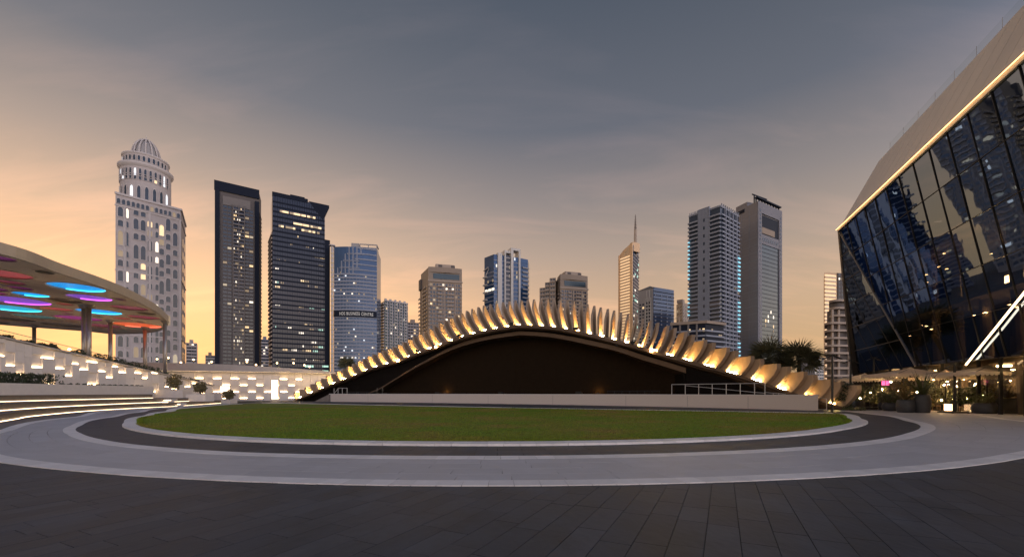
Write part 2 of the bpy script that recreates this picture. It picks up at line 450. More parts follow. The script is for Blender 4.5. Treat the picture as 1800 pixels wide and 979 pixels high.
# plaza strips beyond the rings
far_pts = [(1467, 728.3), (1330, 725.8), (1200, 723.3), (1000, 719.7), (800, 716.0), (600, 711.8), (500, 709.6), (455, 709.8)]
far_edge = [G(*p) for p in far_pts]
sheet_pts = [(24.8, 30.2), (31, 37), (34, 42), (26, 50), (0, 68), (-34, 90), (-46, 84), (-41, 62), (-36.9, 62)] + [(p.x, p.y) for p in reversed(far_edge[:-1])]
tag(sheet('stage_apron', [(p[0], p[1]) for p in sheet_pts], .012, 'dark_paver'), kind='structure')
terr = [pol(ring_r(5, p) - .05, p) for p in range(-45, 5, 2)]
tag(sheet('terrace_paving', terr + [(60, 40), (60, 4), (33, 4)], .022, 'pale_paver'), kind='structure')
near_dark = [pol(ring_r(5, p) - .05, p) for p in range(-213, -112, 3)]
tag(sheet('step_paving', near_dark + [(-13, 5), (-45, 5), (-60, 60), (-46, 72)], .022, 'step_stone'), kind='structure')

# lawn
near = [pol(ring_r(0, p), p) for p in range(-210, -10, 3)]
outline = [(p.x, p.y) for p in far_edge] ; outline = outline + [q for q in near]
lawn = tag(sheet('lawn', outline, .074, None), kind='structure')
gm = bpy.data.materials.new('lawn_turf'); gm.use_nodes = True; MATS['lawn_turf'] = gm
nn, ll = gm.node_tree.nodes, gm.node_tree.links
gb = nn['Principled BSDF']; gb.inputs['Roughness'].default_value = .9; gb.inputs['Specular IOR Level'].default_value = .15
geo = nn.new('ShaderNodeNewGeometry')
n1 = nn.new('ShaderNodeTexNoise'); n1.inputs['Scale'].default_value = .22; n1.inputs['Detail'].default_value = 5
n2 = nn.new('ShaderNodeTexNoise'); n2.inputs['Scale'].default_value = 7; n2.inputs['Detail'].default_value = 8; n2.inputs['Roughness'].default_value = .75
ll.new(geo.outputs['Position'], n1.inputs['Vector']); ll.new(geo.outputs['Position'], n2.inputs['Vector'])
n1.inputs['Detail'].default_value = 7; n1.inputs['Roughness'].default_value = .65
mr = nn.new('ShaderNodeValToRGB'); ll.new(n1.outputs['Fac'], mr.inputs[0])
mr.color_ramp.elements[0].position = .36; mr.color_ramp.elements[0].color = (.27, .205, .05, 1)
mr.color_ramp.elements[1].position = .62; mr.color_ramp.elements[1].color = (.14, .245, .02, 1)
e_ = mr.color_ramp.elements.new(.47); e_.color = (.205, .225, .03, 1)
mx = nn.new('ShaderNodeMix'); mx.data_type = 'RGBA'; mx.blend_type = 'MULTIPLY'; mx.inputs['Factor'].default_value = .9
r2_ = nn.new('ShaderNodeMapRange'); r2_.inputs['From Min'].default_value = .34; r2_.inputs['From Max'].default_value = .66; r2_.inputs['To Min'].default_value = .38; r2_.inputs['To Max'].default_value = 1.5
ll.new(n2.outputs['Fac'], r2_.inputs['Value']); ll.new(mr.outputs[0], mx.inputs[6]); ll.new(r2_.outputs[0], mx.inputs[7]); ll.new(mx.outputs[2], gb.inputs['Base Color'])
lawn.data.materials.clear(); lawn.data.materials.append(gm)
def inside(pt, poly):
    x, y = pt; c = False; j = len(poly) - 1
    for i in range(len(poly)):
        if (poly[i][1] > y) != (poly[j][1] > y) and x < (poly[j][0]-poly[i][0])*(y-poly[i][1])/(poly[j][1]-poly[i][1]) + poly[i][0]: c = not c
        j = i
    return c
gv, gf = [], []
rg = random.Random(3)
cnt = 0
while cnt < 70000:
    y = 13 + rg.random()**2.2 * 30; x = rg.uniform(-24, 24) * min(1, (y - 8) / 14 + .25)
    if not inside((x, y), outline): continue
    h = rg.uniform(.025, .07) * (1 + (y - 13) * .012); a = rg.uniform(0, 6.28); w = rg.uniform(.006, .012) * (1 + (y - 13) * .05)
    i = len(gv); ca, sa = math.cos(a) * w, math.sin(a) * w; lx, ly = rg.uniform(-.02, .02), rg.uniform(-.02, .02)
    gv += [(x - ca, y - sa, .070), (x + ca, y + sa, .070), (x + lx, y + ly, .074 + h)]; gf.append((i, i + 1, i + 2)); cnt += 1
for k in range(14000):                                          # longer, ragged blades along the kerb
    ph = rg.uniform(-168, -12); x, y = pol(ring_r(0, ph) - rg.uniform(-.015, .22), ph)
    h = rg.uniform(.03, .10); a = rg.uniform(0, 6.28); w = rg.uniform(.008, .02); i = len(gv); ca, sa = math.cos(a) * w, math.sin(a) * w; lx, ly = rg.uniform(-.05, .05), rg.uniform(-.05, .05)
    gv += [(x - ca, y - sa, .070), (x + ca, y + sa, .070), (x + lx, y + ly, .074 + h)]; gf.append((i, i + 1, i + 2))
tag(obj('grass', mesh('grass', gv, gf, 'lawn_turf')), 'short green turf blades covering the lawn', 'grass', kind='stuff')

# ------------------------------------------------------------------ stage
ST = 1.41
st_front = catmull([G(578, 705.8), G(740, 707.6), G(900, 709.9), G(1100, 713.4), G(1270, 717.2), G(1438, 721.8)], 8)
st_front = [(p.x, p.y) for p in st_front]
stage = thing('stage', 'long low pale stone stage wall and platform behind the lawn', 'stage', (0, 58, 0))
back = [(x + 3.2, y + 9.5) for x, y in st_front]
STB = back
MB().prism(st_front + back[::-1], 0, ST - .04).build('stage_wall', 'stage_stone', stage)
MB().prism([(x + .15, y + .35) for x, y in st_front] + back[::-1], ST - .04, ST - .01).build('stage_deck', 'stage_floor', stage)
edge = MB()
for (x0, y0), (x1, y1) in zip(st_front, st_front[1:]):
    d = Vector((x1 - x0, y1 - y0)); rz = math.atan2(d.y, d.x)
    edge.box(((x0 + x1) / 2 + .13, (y0 + y1) / 2 + .16, ST - .02), (d.length + .02, .38, .05), rz)
edge.build('nosing', 'white_stone', stage)
for k in range(4, len(st_front) - 2, 5):                       # shallow joints in the cladding
    x, y = st_front[k]
    piece('cladding_joint', 'white_joint', stage, (x, y, ST / 2 - .05), (.03, .03, ST - .2))
# ramp slab on the left end of the stage
rl = [G(553, 706), G(578, 705.9)]
mbr = MB(); a, b = rl; c = b + Vector((3, 6, 0)); d = a + Vector((3, 6, 0)); up = Vector((0, 0, ST - .1))
mbr.v = [a, b, c, d, a + Vector((0, 0, .05)), b + up, c + up, d + Vector((0, 0, .05))]
mbr.f = [(0, 1, 5, 4), (1, 2, 6, 5), (3, 0, 4, 7), (4, 5, 6, 7), (2, 3, 7, 6)]
mbr.build('ramp', 'step_stone', stage)

def stage_pt(x, back=0.0, z=ST):      # point on the stage at picture column x, set back by some metres
    best = min(range(len(st_front)), key=lambda i: abs(900 + FPX * st_front[i][0] / st_front[i][1] - x))
    i = max(0, min(len(st_front) - 2, best))
    p, q = st_front[i], st_front[i + 1]
    xa, xb = 900 + FPX * p[0] / p[1], 900 + FPX * q[0] / q[1]
    t = (x - xa) / (xb - xa) if abs(xb - xa) > 1e-6 else 0
    return Vector((p[0] + (q[0] - p[0]) * t + .32 * back, p[1] + (q[1] - p[1]) * t + .95 * back, z))
# railing
rail = thing('stage_railing', 'white metal railing along the right half of the stage', 'railing', stage_pt(1270, .5))
rxs = [1181, 1205, 1229, 1253, 1278, 1303, 1328, 1347]
tops = []
for i, x in enumerate(rxs):
    p = stage_pt(x, .5); MB().tube(p - Vector((0, 0, .03)), p + Vector((0, 0, 1.12)), .035).build('post', 'rail_white', rail); tops.append(p)
b = MB()
for p, q in zip(tops, tops[1:]): b.tube(p + Vector((0, 0, 1.12)), q + Vector((0, 0, 1.12)), .032)
b.build('top_rail', 'rail_white', rail)
b = MB()
for i, (p, q) in enumerate(zip(tops[1:], tops[2:])):
    h0, h1 = .98 - .15 * i, .98 - .15 * (i + 1); b.tube(p + Vector((0, .05, max(.16, h0))), q + Vector((0, .05, max(.16, h1))), .026)
q = stage_pt(1385, .7); b.tube(tops[-1] + Vector((0, .05, .22)), q + Vector((0, 0, .06)), .026)
b.build('ramp_rail', 'rail_white', rail)
for x in (1362, 1372): 
    p = stage_pt(x, .6); MB().tube(p, p + Vector((0, 0, .16)), .022).build('post', 'rail_white', rail)
er = thing('end_railing', 'short white handrail at the right end of the stage wall', 'railing', G(1446, 721))
p0 = G(1441, 721.5); p1 = G(1453, 721.0)
b = MB().tube(p0 + Vector((0, .2, 1.2)), p1 + Vector((0, 0, 1.05)), .03); b.build('top_rail', 'rail_white', er)
MB().tube(p1, p1 + Vector((0, 0, 1.05)), .03).build('post', 'rail_white', er)
MB().tube(p0 + Vector((0, .2, .08)), p1 + Vector((0, 0, .08)), .025).build('bottom_rail', 'rail_white', er)
hl = thing('ramp_handrail', 'small white handrail on the left end of the stage', 'railing', stage_pt(590, .6))
for x, h in ((583, 1.0), (590, 1.0), (597.5, 1.0), (606, 1.0)):
    p = stage_pt(x, .6); MB().tube(p - Vector((0, 0, .03)), p + Vector((0, 0, h)), .04).build('post', 'rail_white', hl)
b = MB(); p, q = stage_pt(591, .6), stage_pt(606, .6); b.tube(p + Vector((0, 0, 1.0)), q + Vector((0, 0, 1.0)), .04)
b.tube(stage_pt(583, .6) + Vector((0, 0, .05)), p + Vector((0, 0, 1.0)), .035); b.build('top_rail', 'rail_white', hl)
# stage gear
def wedge(name, label, cat, x, back, w, d, h, group=None):
    c = stage_pt(x, back); t = thing(name, label, cat, c, group)
    m_ = MB(); rz = math.atan2(-.5, .87)
    m_.box(c + Vector((0, 0, h * .38)), (w, d, h * .76), rz); m_.build('cabinet', 'black_gear', t)
    g = MB(); g.box(c + Vector((-.12, -.26, h * .8)), (w * .94, d * .55, h * .36), rz); g.build('grille', 'dark_metal', t)
    for s in (-1, 1): piece('handle', 'dark_metal', t, c + Vector((s * w * .5 * .87, -s * w * .25, h * .5)), (.05, .2, .07), rz)
wedge('floor_monitor', 'small black stage monitor nearest the left handrail, on the stage edge', 'speaker', 766, .7, .7, .5, .3)
wedge('floor_monitor', 'small black stage monitor left of the middle of the stage', 'speaker', 878, .7, .75, .5, .3)
wedge('floor_monitor', 'small black stage monitor right of the middle of the stage edge', 'speaker', 1016, .7, .8, .5, .34)
gear = thing('truss_case', 'row of black low trestles lying on the stage left of the railing', 'stage gear', stage_pt(1110, 1))
for i in range(7):
    p = stage_pt(1072 + i * 13.5, 1.0); b = MB(); b.tube(p + Vector((-.4, .1, 0)), p + Vector((-.4, .1, .42)), .03); b.tube(p + Vector((.4, -.1, 0)), p + Vector((.4, -.1, .42)), .03)
    b.tube(p + Vector((-.45, .1, .4)), p + Vector((.45, -.1, .4)), .04); b.tube(p + Vector((-.4, .1, .2)), p + Vector((.4, -.1, .2)), .03); b.build('trestle', 'black_gear', gear)
bench = thing('low_bench', 'dark low bench behind the left handrail on the stage', 'bench', stage_pt(622, 1))
p, q = stage_pt(600, 1.2), stage_pt(641, 1.2); b = MB(); dv = (q - p); b.box((p + q) / 2 + Vector((0, 0, .33)), (dv.length, .5, .1), math.atan2(dv.y, dv.x)); b.build('seat', 'dark_metal', bench)
for k in (.08, .5, .92):
    b = MB(); b.box(p + dv * k + Vector((0, 0, .14)), (.12, .4, .28), math.atan2(dv.y, dv.x)); b.build('leg', 'dark_metal', bench)
stool = thing('music_stand', 'thin grey stand with two uprights on the left of the stage', 'stand', stage_pt(665, 1))
for x in (656.5, 666): 
    p = stage_pt(x, 1); MB().tube(p, p + Vector((0, 0, 1.0)), .025).build('upright', 'steel', stool)
p, q = stage_pt(664, 1), stage_pt(676, 1); b = MB(); b.box((p + q) / 2 + Vector((0, 0, .1)), ((q - p).length, .4, .12), -.5); b.build('base', 'dark_metal', stool)

# ------------------------------------------------------------------ finned arch
YT = [(490, 85), (517, 82), (578, 76.5), (740, 69.5), (900, 62.5), (1100, 54), (1300, 45.5), (1440, 40), (1480, 38.6)]
def arch_Y(x):
    for (a, ya), (b, yb) in zip(YT, YT[1:]):
        if x <= b: t = (x - a) / (b - a); return 1 / ((1 - t) / ya + t / yb)
    return YT[-1][1]
rim_px = [(514, 704), (540, 693), (573.5, 678.4), (620, 660), (653, 646.6), (700, 633), (744, 616), (766, 608), (806, 593), (859, 579), (899, 572.6), (920, 571), (973, 574), (1013, 581.5),
          (1053, 590.5), (1090, 600), (1126, 609), (1161, 619.5), (1210, 633), (1259, 646.5), (1289, 655.5), (1338, 671), (1387, 687), (1420, 698), (1452, 707), (1478, 713)]
rim = catmull([(x, y, 0) for x, y in rim_px], 6)
RIM3 = [P(p.x, p.y, arch_Y(p.x)) for p in rim]
RIMX = [p.x for p in rim]
def rim_at(x):
    for i in range(len(RIMX) - 1):
        if x <= RIMX[i + 1] or i == len(RIMX) - 2:
            t = (x - RIMX[i]) / (RIMX[i + 1] - RIMX[i]); p = RIM3[i].lerp(RIM3[i + 1], t); tg = (RIM3[min(i + 2, len(RIM3) - 1)] - RIM3[max(i - 1, 0)]); return p, tg.normalized()
arch = thing('arched_pavilion', 'dark arched stage shell crowned with curved glowing fins', 'pavilion', (0, 64, 0))
TH = [(500, 4), (700, 8), (900, 14), (1060, 20), (1100, 20), (1150, 10), (1230, -4), (1300, -9), (1480, -14)]
LEAN = [(517, -22), (600, -27), (700, -33), (800, -31), (860, -27), (920, -21), (980, -11), (1035, -2), (1080, 4), (1120, 15), (1160, 24), (1210, 28), (1300, 30), (1480, 30)]
HT = [(517, 1.45), (600, 1.9), (700, 2.7), (760, 3.3), (820, 4.2), (880, 4.5), (1000, 4.5), (1060, 4.1), (1100, 3.8), (1130, 3.5), (1170, 3.3), (1230, 2.7), (1300, 2.35), (1480, 2.25)]
CH = [(500, .2), (760, .25), (850, 1.3), (910, 2.3), (1060, 2.2), (1110, 1.4), (1160, .4), (1200, .15), (1480, .1)]
KV = [(500, .75), (800, .72), (900, .56), (1060, .56), (1130, .62), (1200, .75), (1480, .75)]
LN = [(500, 1.9), (700, 2.1), (900, 3.0), (1100, 3.0), (1180, 2.6), (1480, 2.6)]
PER = [(500, 19.6), (700, 18.6), (900, 20.4), (1060, 21.6), (1120, 24), (1160, 29), (1210, 38), (1280, 45), (1480, 46)]
fx, xs = 520.0, []
while fx < 1458:
    per = lerp_table(PER, fx); xs += [fx, fx + per * lerp_table([(500, .52), (1100, .52), (1240, .62), (1480, .62)], fx)]; fx += per
def fin_frame(x):
    p, tg = rim_at(x); th = R(lerp_table(TH, x)); d = Vector((math.sin(th), math.cos(th), 0))
    side = Vector((math.cos(th), -math.sin(th), 0)); tag_h = Vector((tg.x, tg.y, 0)).normalized()
    return p, d, side, tag_h
def fin_center(x, v):
    ln = R(lerp_table(LEAN, x)); h = lerp_table(HT, x); s = 0; z = 0; n = 10; k = int(round(v * n))
    for i in range(k):
        a = ln * (1.5 - 1.05 * (i + .5) / n); s += math.sin(a) * h / n; z += math.cos(a) * h / n
    return s, z
def make_fin(x):
    p, d, side, th_ = fin_frame(x); L, c, kv = lerp_table(LN, x), lerp_table(CH, x), lerp_table(KV, x)
    ctr = min(1, max(0, (x - 790) / 90)) * min(1, max(0, (1165 - x) / 60)); vb = .86 - .10 * ctr; qt = (c + .30) * ctr + L * .96 * (1 - ctr); w = lerp_table([(500, .26), (900, .26), (1120, .27), (1220, .42), (1480, .48)], x)
    v_, f_ = [], []; n = 10; rs = .16
    for k in range(n + 1):
        v = k / n; s, z = fin_center(x, v)
        qf = -.14 * v / kv if v < kv else -.14 + (c + .14) * (v - kv) / (1 - kv)
        qb = L if v <= vb else L + (qt - L) * (v - vb) / (1 - vb)
        for q in (qf, qb):
            for sg in (-1, 1):
                v_.append(p + th_ * s + Vector((0, 0, z + rs * (1 - v) * max(0, q))) + d * q + side * (sg * w / 2))
    for k in range(n):
        a = k * 4; b = a + 4
        f_ += [(a, a+1, b+1, b), (a+1, a+3, b+3, b+1), (a+3, a+2, b+2, b+3), (a+2, a, b, b+2)]
    t_ = n * 4; f_ += [(t_, t_+1, t_+3, t_+2), (0, 2, 3, 1)]
    me = mesh('fin', v_, f_, 'fin'); me.materials.append(MATS['fin_edge'])
    for i, pl in enumerate(me.polygons):
        if i < n * 4 and i % 4 == 0: pl.material_index = 1
    return obj('fin', me, arch)
for x in xs: make_fin(x)
for i in range(len(xs) - 1):
    xa, xb = xs[i], xs[i + 1]
    pa, da, _, _ = fin_frame(xa); pb, db, _, _ = fin_frame(xb); L = lerp_table(LN, xa)
    r = Vector((0, 0, .16))
    m_ = MB(); dn = Vector((0, 0, -.12))
    a, b, c, d = pa, pb, pb + db * L + r * L, pa + da * L + r * L
    m_.v = [a, b, c, d, a + dn, b + dn, c + dn, d + dn]; m_.f = [(0, 1, 2, 3), (7, 6, 5, 4), (0, 4, 5, 1), (2, 6, 7, 3)]
    m_.build('roof_panel', 'fin', arch)
    if i % 2 == 0 and xa > 1128:
        m_ = MB(); u = (pb - pa); ln = u.length; u.normalize(); cen = (pa + pb) / 2 + da * .35 + Vector((0, 0, .12))
        m_.box(cen, (ln * .80, .09, .05), ax=(u, da, u.cross(da).normalized())); m_.build('light_strip', 'led_warm', arch)
    elif i % 2 == 0:
        q0, q1 = .25, L * .92; mid = (pa + pb) / 2; dm = ((da + db) / 2).normalized(); m_ = MB(); e0 = mid + dm * q0 + Vector((0, 0, .16 * q0 + .06)); e1 = mid + dm * q1 + Vector((0, 0, .16 * q1 + .06)); u = (pb - pa).normalized()
        ux = (e1 - e0).normalized(); uy = u - ux * u.dot(ux); uy.normalize(); m_.box((e0 + e1) / 2, ((e1 - e0).length, .10, .05), ax=(ux, uy, ux.cross(uy))); m_.build('light_strip', 'led_warm', arch)
def ribbon(name, secs, m, parent, smooth=False):      # secs: list of equal-length point rows, swept into a skin
    v_, f_ = [], []; n = len(secs[0])
    for s_ in secs: v_ += s_
    for i in range(len(secs) - 1):
        for k in range(n - 1): f_.append((i*n+k, (i+1)*n+k, (i+1)*n+k+1, i*n+k+1))
    return obj(name, mesh(name, v_, f_, m, smooth), parent)
def dvec(x, q): th = R(lerp_table(TH, x)); return Vector((math.sin(th), math.cos(th), 0)) * q
secs = []
for x, p in zip(RIMX, RIM3):
    h = .42 if 740 < x < 1250 else .34
    pz = lambda q, z: Vector((p.x, p.y, max(.05, p.z + z))) + dvec(x, q)
    secs.append([pz(.6, -.03), pz(-.06, -.02), pz(-.10, -h), pz(.35, -h - .02), pz(.4, -h - .14), pz(1.6, -h - .18)])
ribbon('rim_beam', secs, 'bronze', arch)
# inner arch line (opening of the backdrop)
in_px = [(640, 693), (662, 684), (690, 667), (733, 642), (793, 612.5), (846, 597), (899, 588.5), (920, 587.5), (973, 592), (1039, 605.6), (1080, 615), (1126, 630), (1170, 642.5), (1213, 655)]
inn = catmull([(x, y, 0) for x, y in in_px], 6)
def P_in(x, y, q):                    # on the arch sheet set back by q
    p = P(x, y, arch_Y(x)); return p + dvec(x, q)
def in_y(x):
    if x < inn[0].x or x > 1213: return 700.
    for a, b in zip(inn, inn[1:]):
        if x <= b.x: return a.y + (b.y - a.y) * (x - a.x) / max(1e-6, b.x - a.x)
    return 655.
def rim_y(x):
    for a, b in zip(rim, rim[1:]):
        if x <= b.x: return a.y + (b.y - a.y) * (x - a.x) / max(1e-6, b.x - a.x)
    return 713.
band = []
for p in inn:
    o = P_in(p.x, p.y, 1.1); w = .55 if 840 < p.x < 1000 else .62
    t_ = min(1, max(0, (p.x - 700) / 120)) ; w *= .35 + .65 * t_
    band.append([o + Vector((0, 0, w)), o + Vector((0, -.06, 0)), o + dvec(p.x, 3.0) + Vector((0, 0, -.05))])
ribbon('inner_band', band, 'bronze', arch)
lastp = inn[-1]; o = P_in(lastp.x, lastp.y, 1.1)
side = []
for k in range(0, 97):
    x = 522 + k * (1462 - 522) / 96
    ty = rim_y(x); by = max(ty + 1, min(in_y(x), 712))
    if x < inn[0].x: by = 704.5 - (x - 522) / 120 * 8 
    if x > 1213: by = 690.
    a = P_in(x, ty, 1.35) + Vector((0, 0, -.2)); b = P_in(x, max(by, ty + 2), 1.35)
    b.z = min(b.z, a.z - .05)
    if x < inn[0].x: b.z = .04
    if x > 1213: b.z = min(a.z - .05, .8)
    side.append([a, b])
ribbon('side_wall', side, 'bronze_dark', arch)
bd = []
for k in range(0, 61):
    x = 560 + k * (1300 - 560) / 60
    yy = in_y(x) if inn[0].x <= x <= 1213 else rim_y(x)
    a = P_in(x, yy, 4.2) + Vector((0, 0, .9)); a.z = min(a.z, rim_at(x)[0].z - .2); b = P_in(x, 690, 4.2); b.z = .5
    bd.append([a, b])
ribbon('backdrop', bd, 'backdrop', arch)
# reveal where the backdrop opening ends on the right
a = P_in(1213, 655, 1.2); b = P_in(1213, 655, 4.3)
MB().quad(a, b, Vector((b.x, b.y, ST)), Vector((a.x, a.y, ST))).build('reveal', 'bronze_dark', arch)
# shell roof behind the fins
sh = []
for x, p in zip(RIMX, RIM3):
    L = lerp_table(LN, x)
    q0 = p + dvec(x, L * .9) + Vector((0, 0, .16 * L * .9 - .16)); q1 = p + dvec(x, 7); q1.z = max(.1, p.z + .1); q2 = p + dvec(x, 15); q2.z = max(.0, p.z * .72 - .6); q3 = p + dvec(x, 22); q3.z = max(0, p.z * .25 - .5)
    sh.append([q0, q1, q2, q3])
ribbon('shell_roof', sh, 'bronze', arch, True)
# floodlights and point lamps fixed on the rim
for x, s_ in ((735, .55), (807, .6), (900, .62), (1011, .62), (1112, .6)):
    p, d, side_, th_ = fin_frame(x); fl = thing('floodlight', {735: 'black floodlight box on the lower left slope of the arch rim', 807: 'black floodlight box on the upper left slope of the arch rim', 900: 'black floodlight box on the top of the arch rim',
        1011: 'black floodlight box just right of the arch top', 1112: 'black floodlight box on the right slope of the arch rim'}[x], 'floodlight', p, 'floodlights on the arch rim')
    c = p + Vector((0, -.35, .22)); b = MB(); b.box(c, (s_, .3, .34), math.atan2(th_.y, th_.x)); b.build('housing', 'black_gear', fl)
    b = MB(); b.box(c + Vector((.02, .17, .03)), (s_ * .8, .05, .24), math.atan2(th_.y, th_.x)); b.build('lens', 'steel', fl)
    b = MB(); b.tube(p + Vector((0, 0, -.05)), c, .04); b.build('bracket', 'dark_metal', fl)
for x, yy, lb in ((699, 634.5, 'glowing spot lamp on the lowest part of the left arch rim'), (766, 610, 'glowing spot lamp midway up the left arch rim'), (1143, 617, 'glowing spot lamp on the right side of the arch rim')):
    c = P(x, yy, arch_Y(x)) + Vector((0, -.28, 0)); l_ = thing('spot_lamp', lb, 'lamp', c, 'spot lamps on the arch rim')
    b = MB(); b.lathe([(0, -.10), (.08, -.07), (.11, 0), (.08, .07), (0, .10)], c, 10); b.build('bulb', 'lamp_glow', l_, True)
    MB().tube(c + Vector((0, .08, 0)), c + Vector((0, .3, 0)), .05).build('bracket', 'dark_metal', l_)
cam_b = thing('dome_camera', 'small dark dome camera hanging under the right arch rim', 'camera', P(1082, 605, arch_Y(1082)))
c = P(1083, 607, arch_Y(1082)) + Vector((0, -.3, 0)); MB().lathe([(0, -.22), (.14, -.16), (.17, -.02), (.12, .05), (0, .06)], c, 12).build('dome', 'black_gear', cam_b, True)
MB().tube(c, c + Vector((0, .4, .15)), .04).build('bracket', 'steel', cam_b)
# uplights washing the backdrop
mat('led_up', (1, .7, .3), emit=(1.0, .52, .14), es=170)
for x, lb in ((770, 'small warm uplight at the foot of the left backdrop'), (1045, 'small warm uplight at the foot of the right backdrop')):
    c = P_in(x, 690, 3.4); c.z = ST + .1; u_ = thing('uplight', lb, 'lamp', c, 'uplights behind the stage')
    b = MB(); b.box(c, (.3, .22, .16)); b.build('housing', 'black_gear', u_)
    b = MB(); b.box(c + Vector((0, .20, .02)), (.24, .06, .06)); b.build('lens', 'led_up', u_)

# ------------------------------------------------------------------ left: lit seating steps
def plan(pts): return [(p[0], p[1]) for p in pts]
t1 = [(-26.5, 4), (-26.8, 14)] + plan(catmull([G(0, 741.7), G(30, 736.7), G(58, 731.9), G(150, 723.2), G(230, 718.3), G(300, 715), G(350, 711.5), G(396, 708.2)], 5))
t2 = [(-31, 5), (-31.2, 16)] + plan(catmull([G(0, 722.5, .45), G(75, 717, .45), G(150, 713, .45), G(220, 709.8, .45), G(283, 707.4, .45), G(336, 705, .45)], 5))
t3 = [(-36, 6), (-36.4, 18)] + plan(catmull([G(0, 706.7, .9), G(75, 704.4, .9), G(150, 702.5, .9), G(268, 699.7, .9)], 5))
steps = thing('seating_steps', 'three long curved dark stone seating steps edged with lines of light', 'steps', (-40, 35, 0))
for pts, z0, z1, bx in ((t1, 0.0, .45, -70), (t2, .45, .9, -72), (t3, .9, 1.4, -74)):
    poly = pts + [(bx, pts[-1][1]), (bx, pts[0][1])]
    st = MB(); n = len(poly)
    v = [Vector((x, y, z0)) for x, y in poly] + [Vector((x, y, z1)) for x, y in poly]
    f = [(i, (i + 1) % n, n + (i + 1) % n, n + i) for i in range(n)]
    for t in tess(poly):
        a, b, c = (v[k] for k in t); f.append(tuple(n + k for k in (t if (b - a).cross(c - a).z > 0 else (t[0], t[2], t[1]))))
    step = obj('step', mesh('step', v, f, 'step_stone'), steps)
    m_ = MB(); nz_ = MB()
    for (x0, y0), (x1, y1) in zip(pts[1:], pts[2:]):
        d = Vector((x1 - x0, y1 - y0)); rz = math.atan2(d.y, d.x); nx, ny = d.y / d.length, -d.x / d.length
        cx, cy = (x0 + x1) / 2, (y0 + y1) / 2
        m_.box((cx + nx * .035, cy + ny * .035, z0 + .04), (d.length, .05, .03), rz)
        nz_.box((cx + nx * .03, cy + ny * .03, z1 - .03), (d.length + .01, .08, .056), rz)
    m_.build('light_line', 'led_step', step); nz_.build('nosing', 'step_stone', step)
# low wall of the long planter on top of the steps
pl0, pl1 = (-42.6, 35.5), (-47.0, 56)
planter = thing('long_planter', 'long white planter wall above the seating steps', 'planter', (-45, 45, 1.4))
dirp = Vector((pl1[0] - pl0[0], pl1[1] - pl0[1])).normalized(); pa = Vector(pl0) - dirp * 16; pb = Vector(pl1)
nrmp = Vector((-dirp.y, dirp.x))
def planter_quad(a, b, w, z0, z1): return [(a.x, a.y), (b.x, b.y), (b.x + nrmp.x * w, b.y + nrmp.y * w), (a.x + nrmp.x * w, a.y + nrmp.y * w)]
MB().prism(planter_quad(pa, pb, .3, 0, 0), 1.4, 2.42).build('front_wall', 'wall_white', planter)
e0 = pb + nrmp * .3
MB().prism([(e0.x, e0.y - .3), (e0.x + .02, e0.y), (e0.x - 3, e0.y + .2), (e0.x - 3, e0.y - .3)], 1.4, 2.42).build('end_wall', 'wall_white', planter)
MB().prism(planter_quad(pa + nrmp * .3, pb - dirp * .3 + nrmp * .3, 4.0, 0, 0), 1.4, 2.32).build('soil', 'soil', planter)

# ------------------------------------------------------------------ left: sloping wall of lit blocks
mat('led_panel', (1, .8, .6), emit=(1.0, .74, .46), es=3.2)
def ZY_(y, D): return CAMH + (HOR - y) / FPX * D
WX = -50.0
def wy(x): return -WX * FPX / (900 - x)              # distance at picture column x on the wall plane
def ramp_z(Y): return 7.0 - (Y - 41.7) / 28.8 * 4.1
wall = thing('block_wall', 'pale sloping wall of staggered blocks with lit niches on the left', 'wall', (WX, 52, 0))
b = MB(); ya, yb = 24.0, 71.5
b.v = [Vector(q) for q in ((WX - .26, ya, 0), (WX - .26, yb, 0), (WX - .26, yb, ramp_z(yb)), (WX - .26, ya, ramp_z(ya)), (WX - .8, ya, 0), (WX - .8, yb, 0), (WX - .8, yb, ramp_z(yb)), (WX - .8, ya, ramp_z(ya)))]
b.f = [(0, 1, 2, 3), (5, 4, 7, 6), (3, 2, 6, 7), (1, 5, 6, 2), (4, 0, 3, 7)]
b.build('backing', 'wall_white', wall)
b = MB(); o0, o1 = Vector((WX - .35, ya, ramp_z(ya) + .06)), Vector((WX - .35, yb, ramp_z(yb) + .06)); dd = (o1 - o0)
b.box((o0 + o1) / 2, (dd.length, 1.0, .14), ax=(dd.normalized(), Vector((1, 0, 0)), dd.normalized().cross(Vector((1, 0, 0))))); b.build('coping', 'coping', wall)
leds = [(-42, -28, 610), (-28, -14, 640), (-14, 0, 655), (0, 10, 626), (10, 28, 643), (28, 44, 658), (57, 75, 646), (75, 97, 630), (97, 115, 648), (115, 127, 661), (127, 140, 640), (140, 155, 650), (155, 173, 637), (173, 187, 653), (187, 198, 664), (198, 209, 645), (209, 222, 655),
        (237, 250, 656), (250, 260, 665), (267, 279, 656), (290, 299, 680), (303, 312, 666), (326, 335, 680), (338, 347, 674), (352, 360, 691)]
low = {75: 675, 155: 676, 267: 689, 303: 684}
prev = -60
cols = []
for x0, x1, y in leds:
    if x0 > prev + 1: cols.append((prev, x0, None))
    cols.append((x0, x1, y)); prev = x1
cols.append((prev, 372, None))
rb = random.Random(11)
def wall_block(y0, y1, z0, z1, proud):
    if z1 - z0 < .12: return
    piece('block', 'wall_white', wall, (WX - .26 + proud / 2, (y0 + y1) / 2, (z0 + z1) / 2), (proud, y1 - y0 - .012, z1 - z0 - .012))
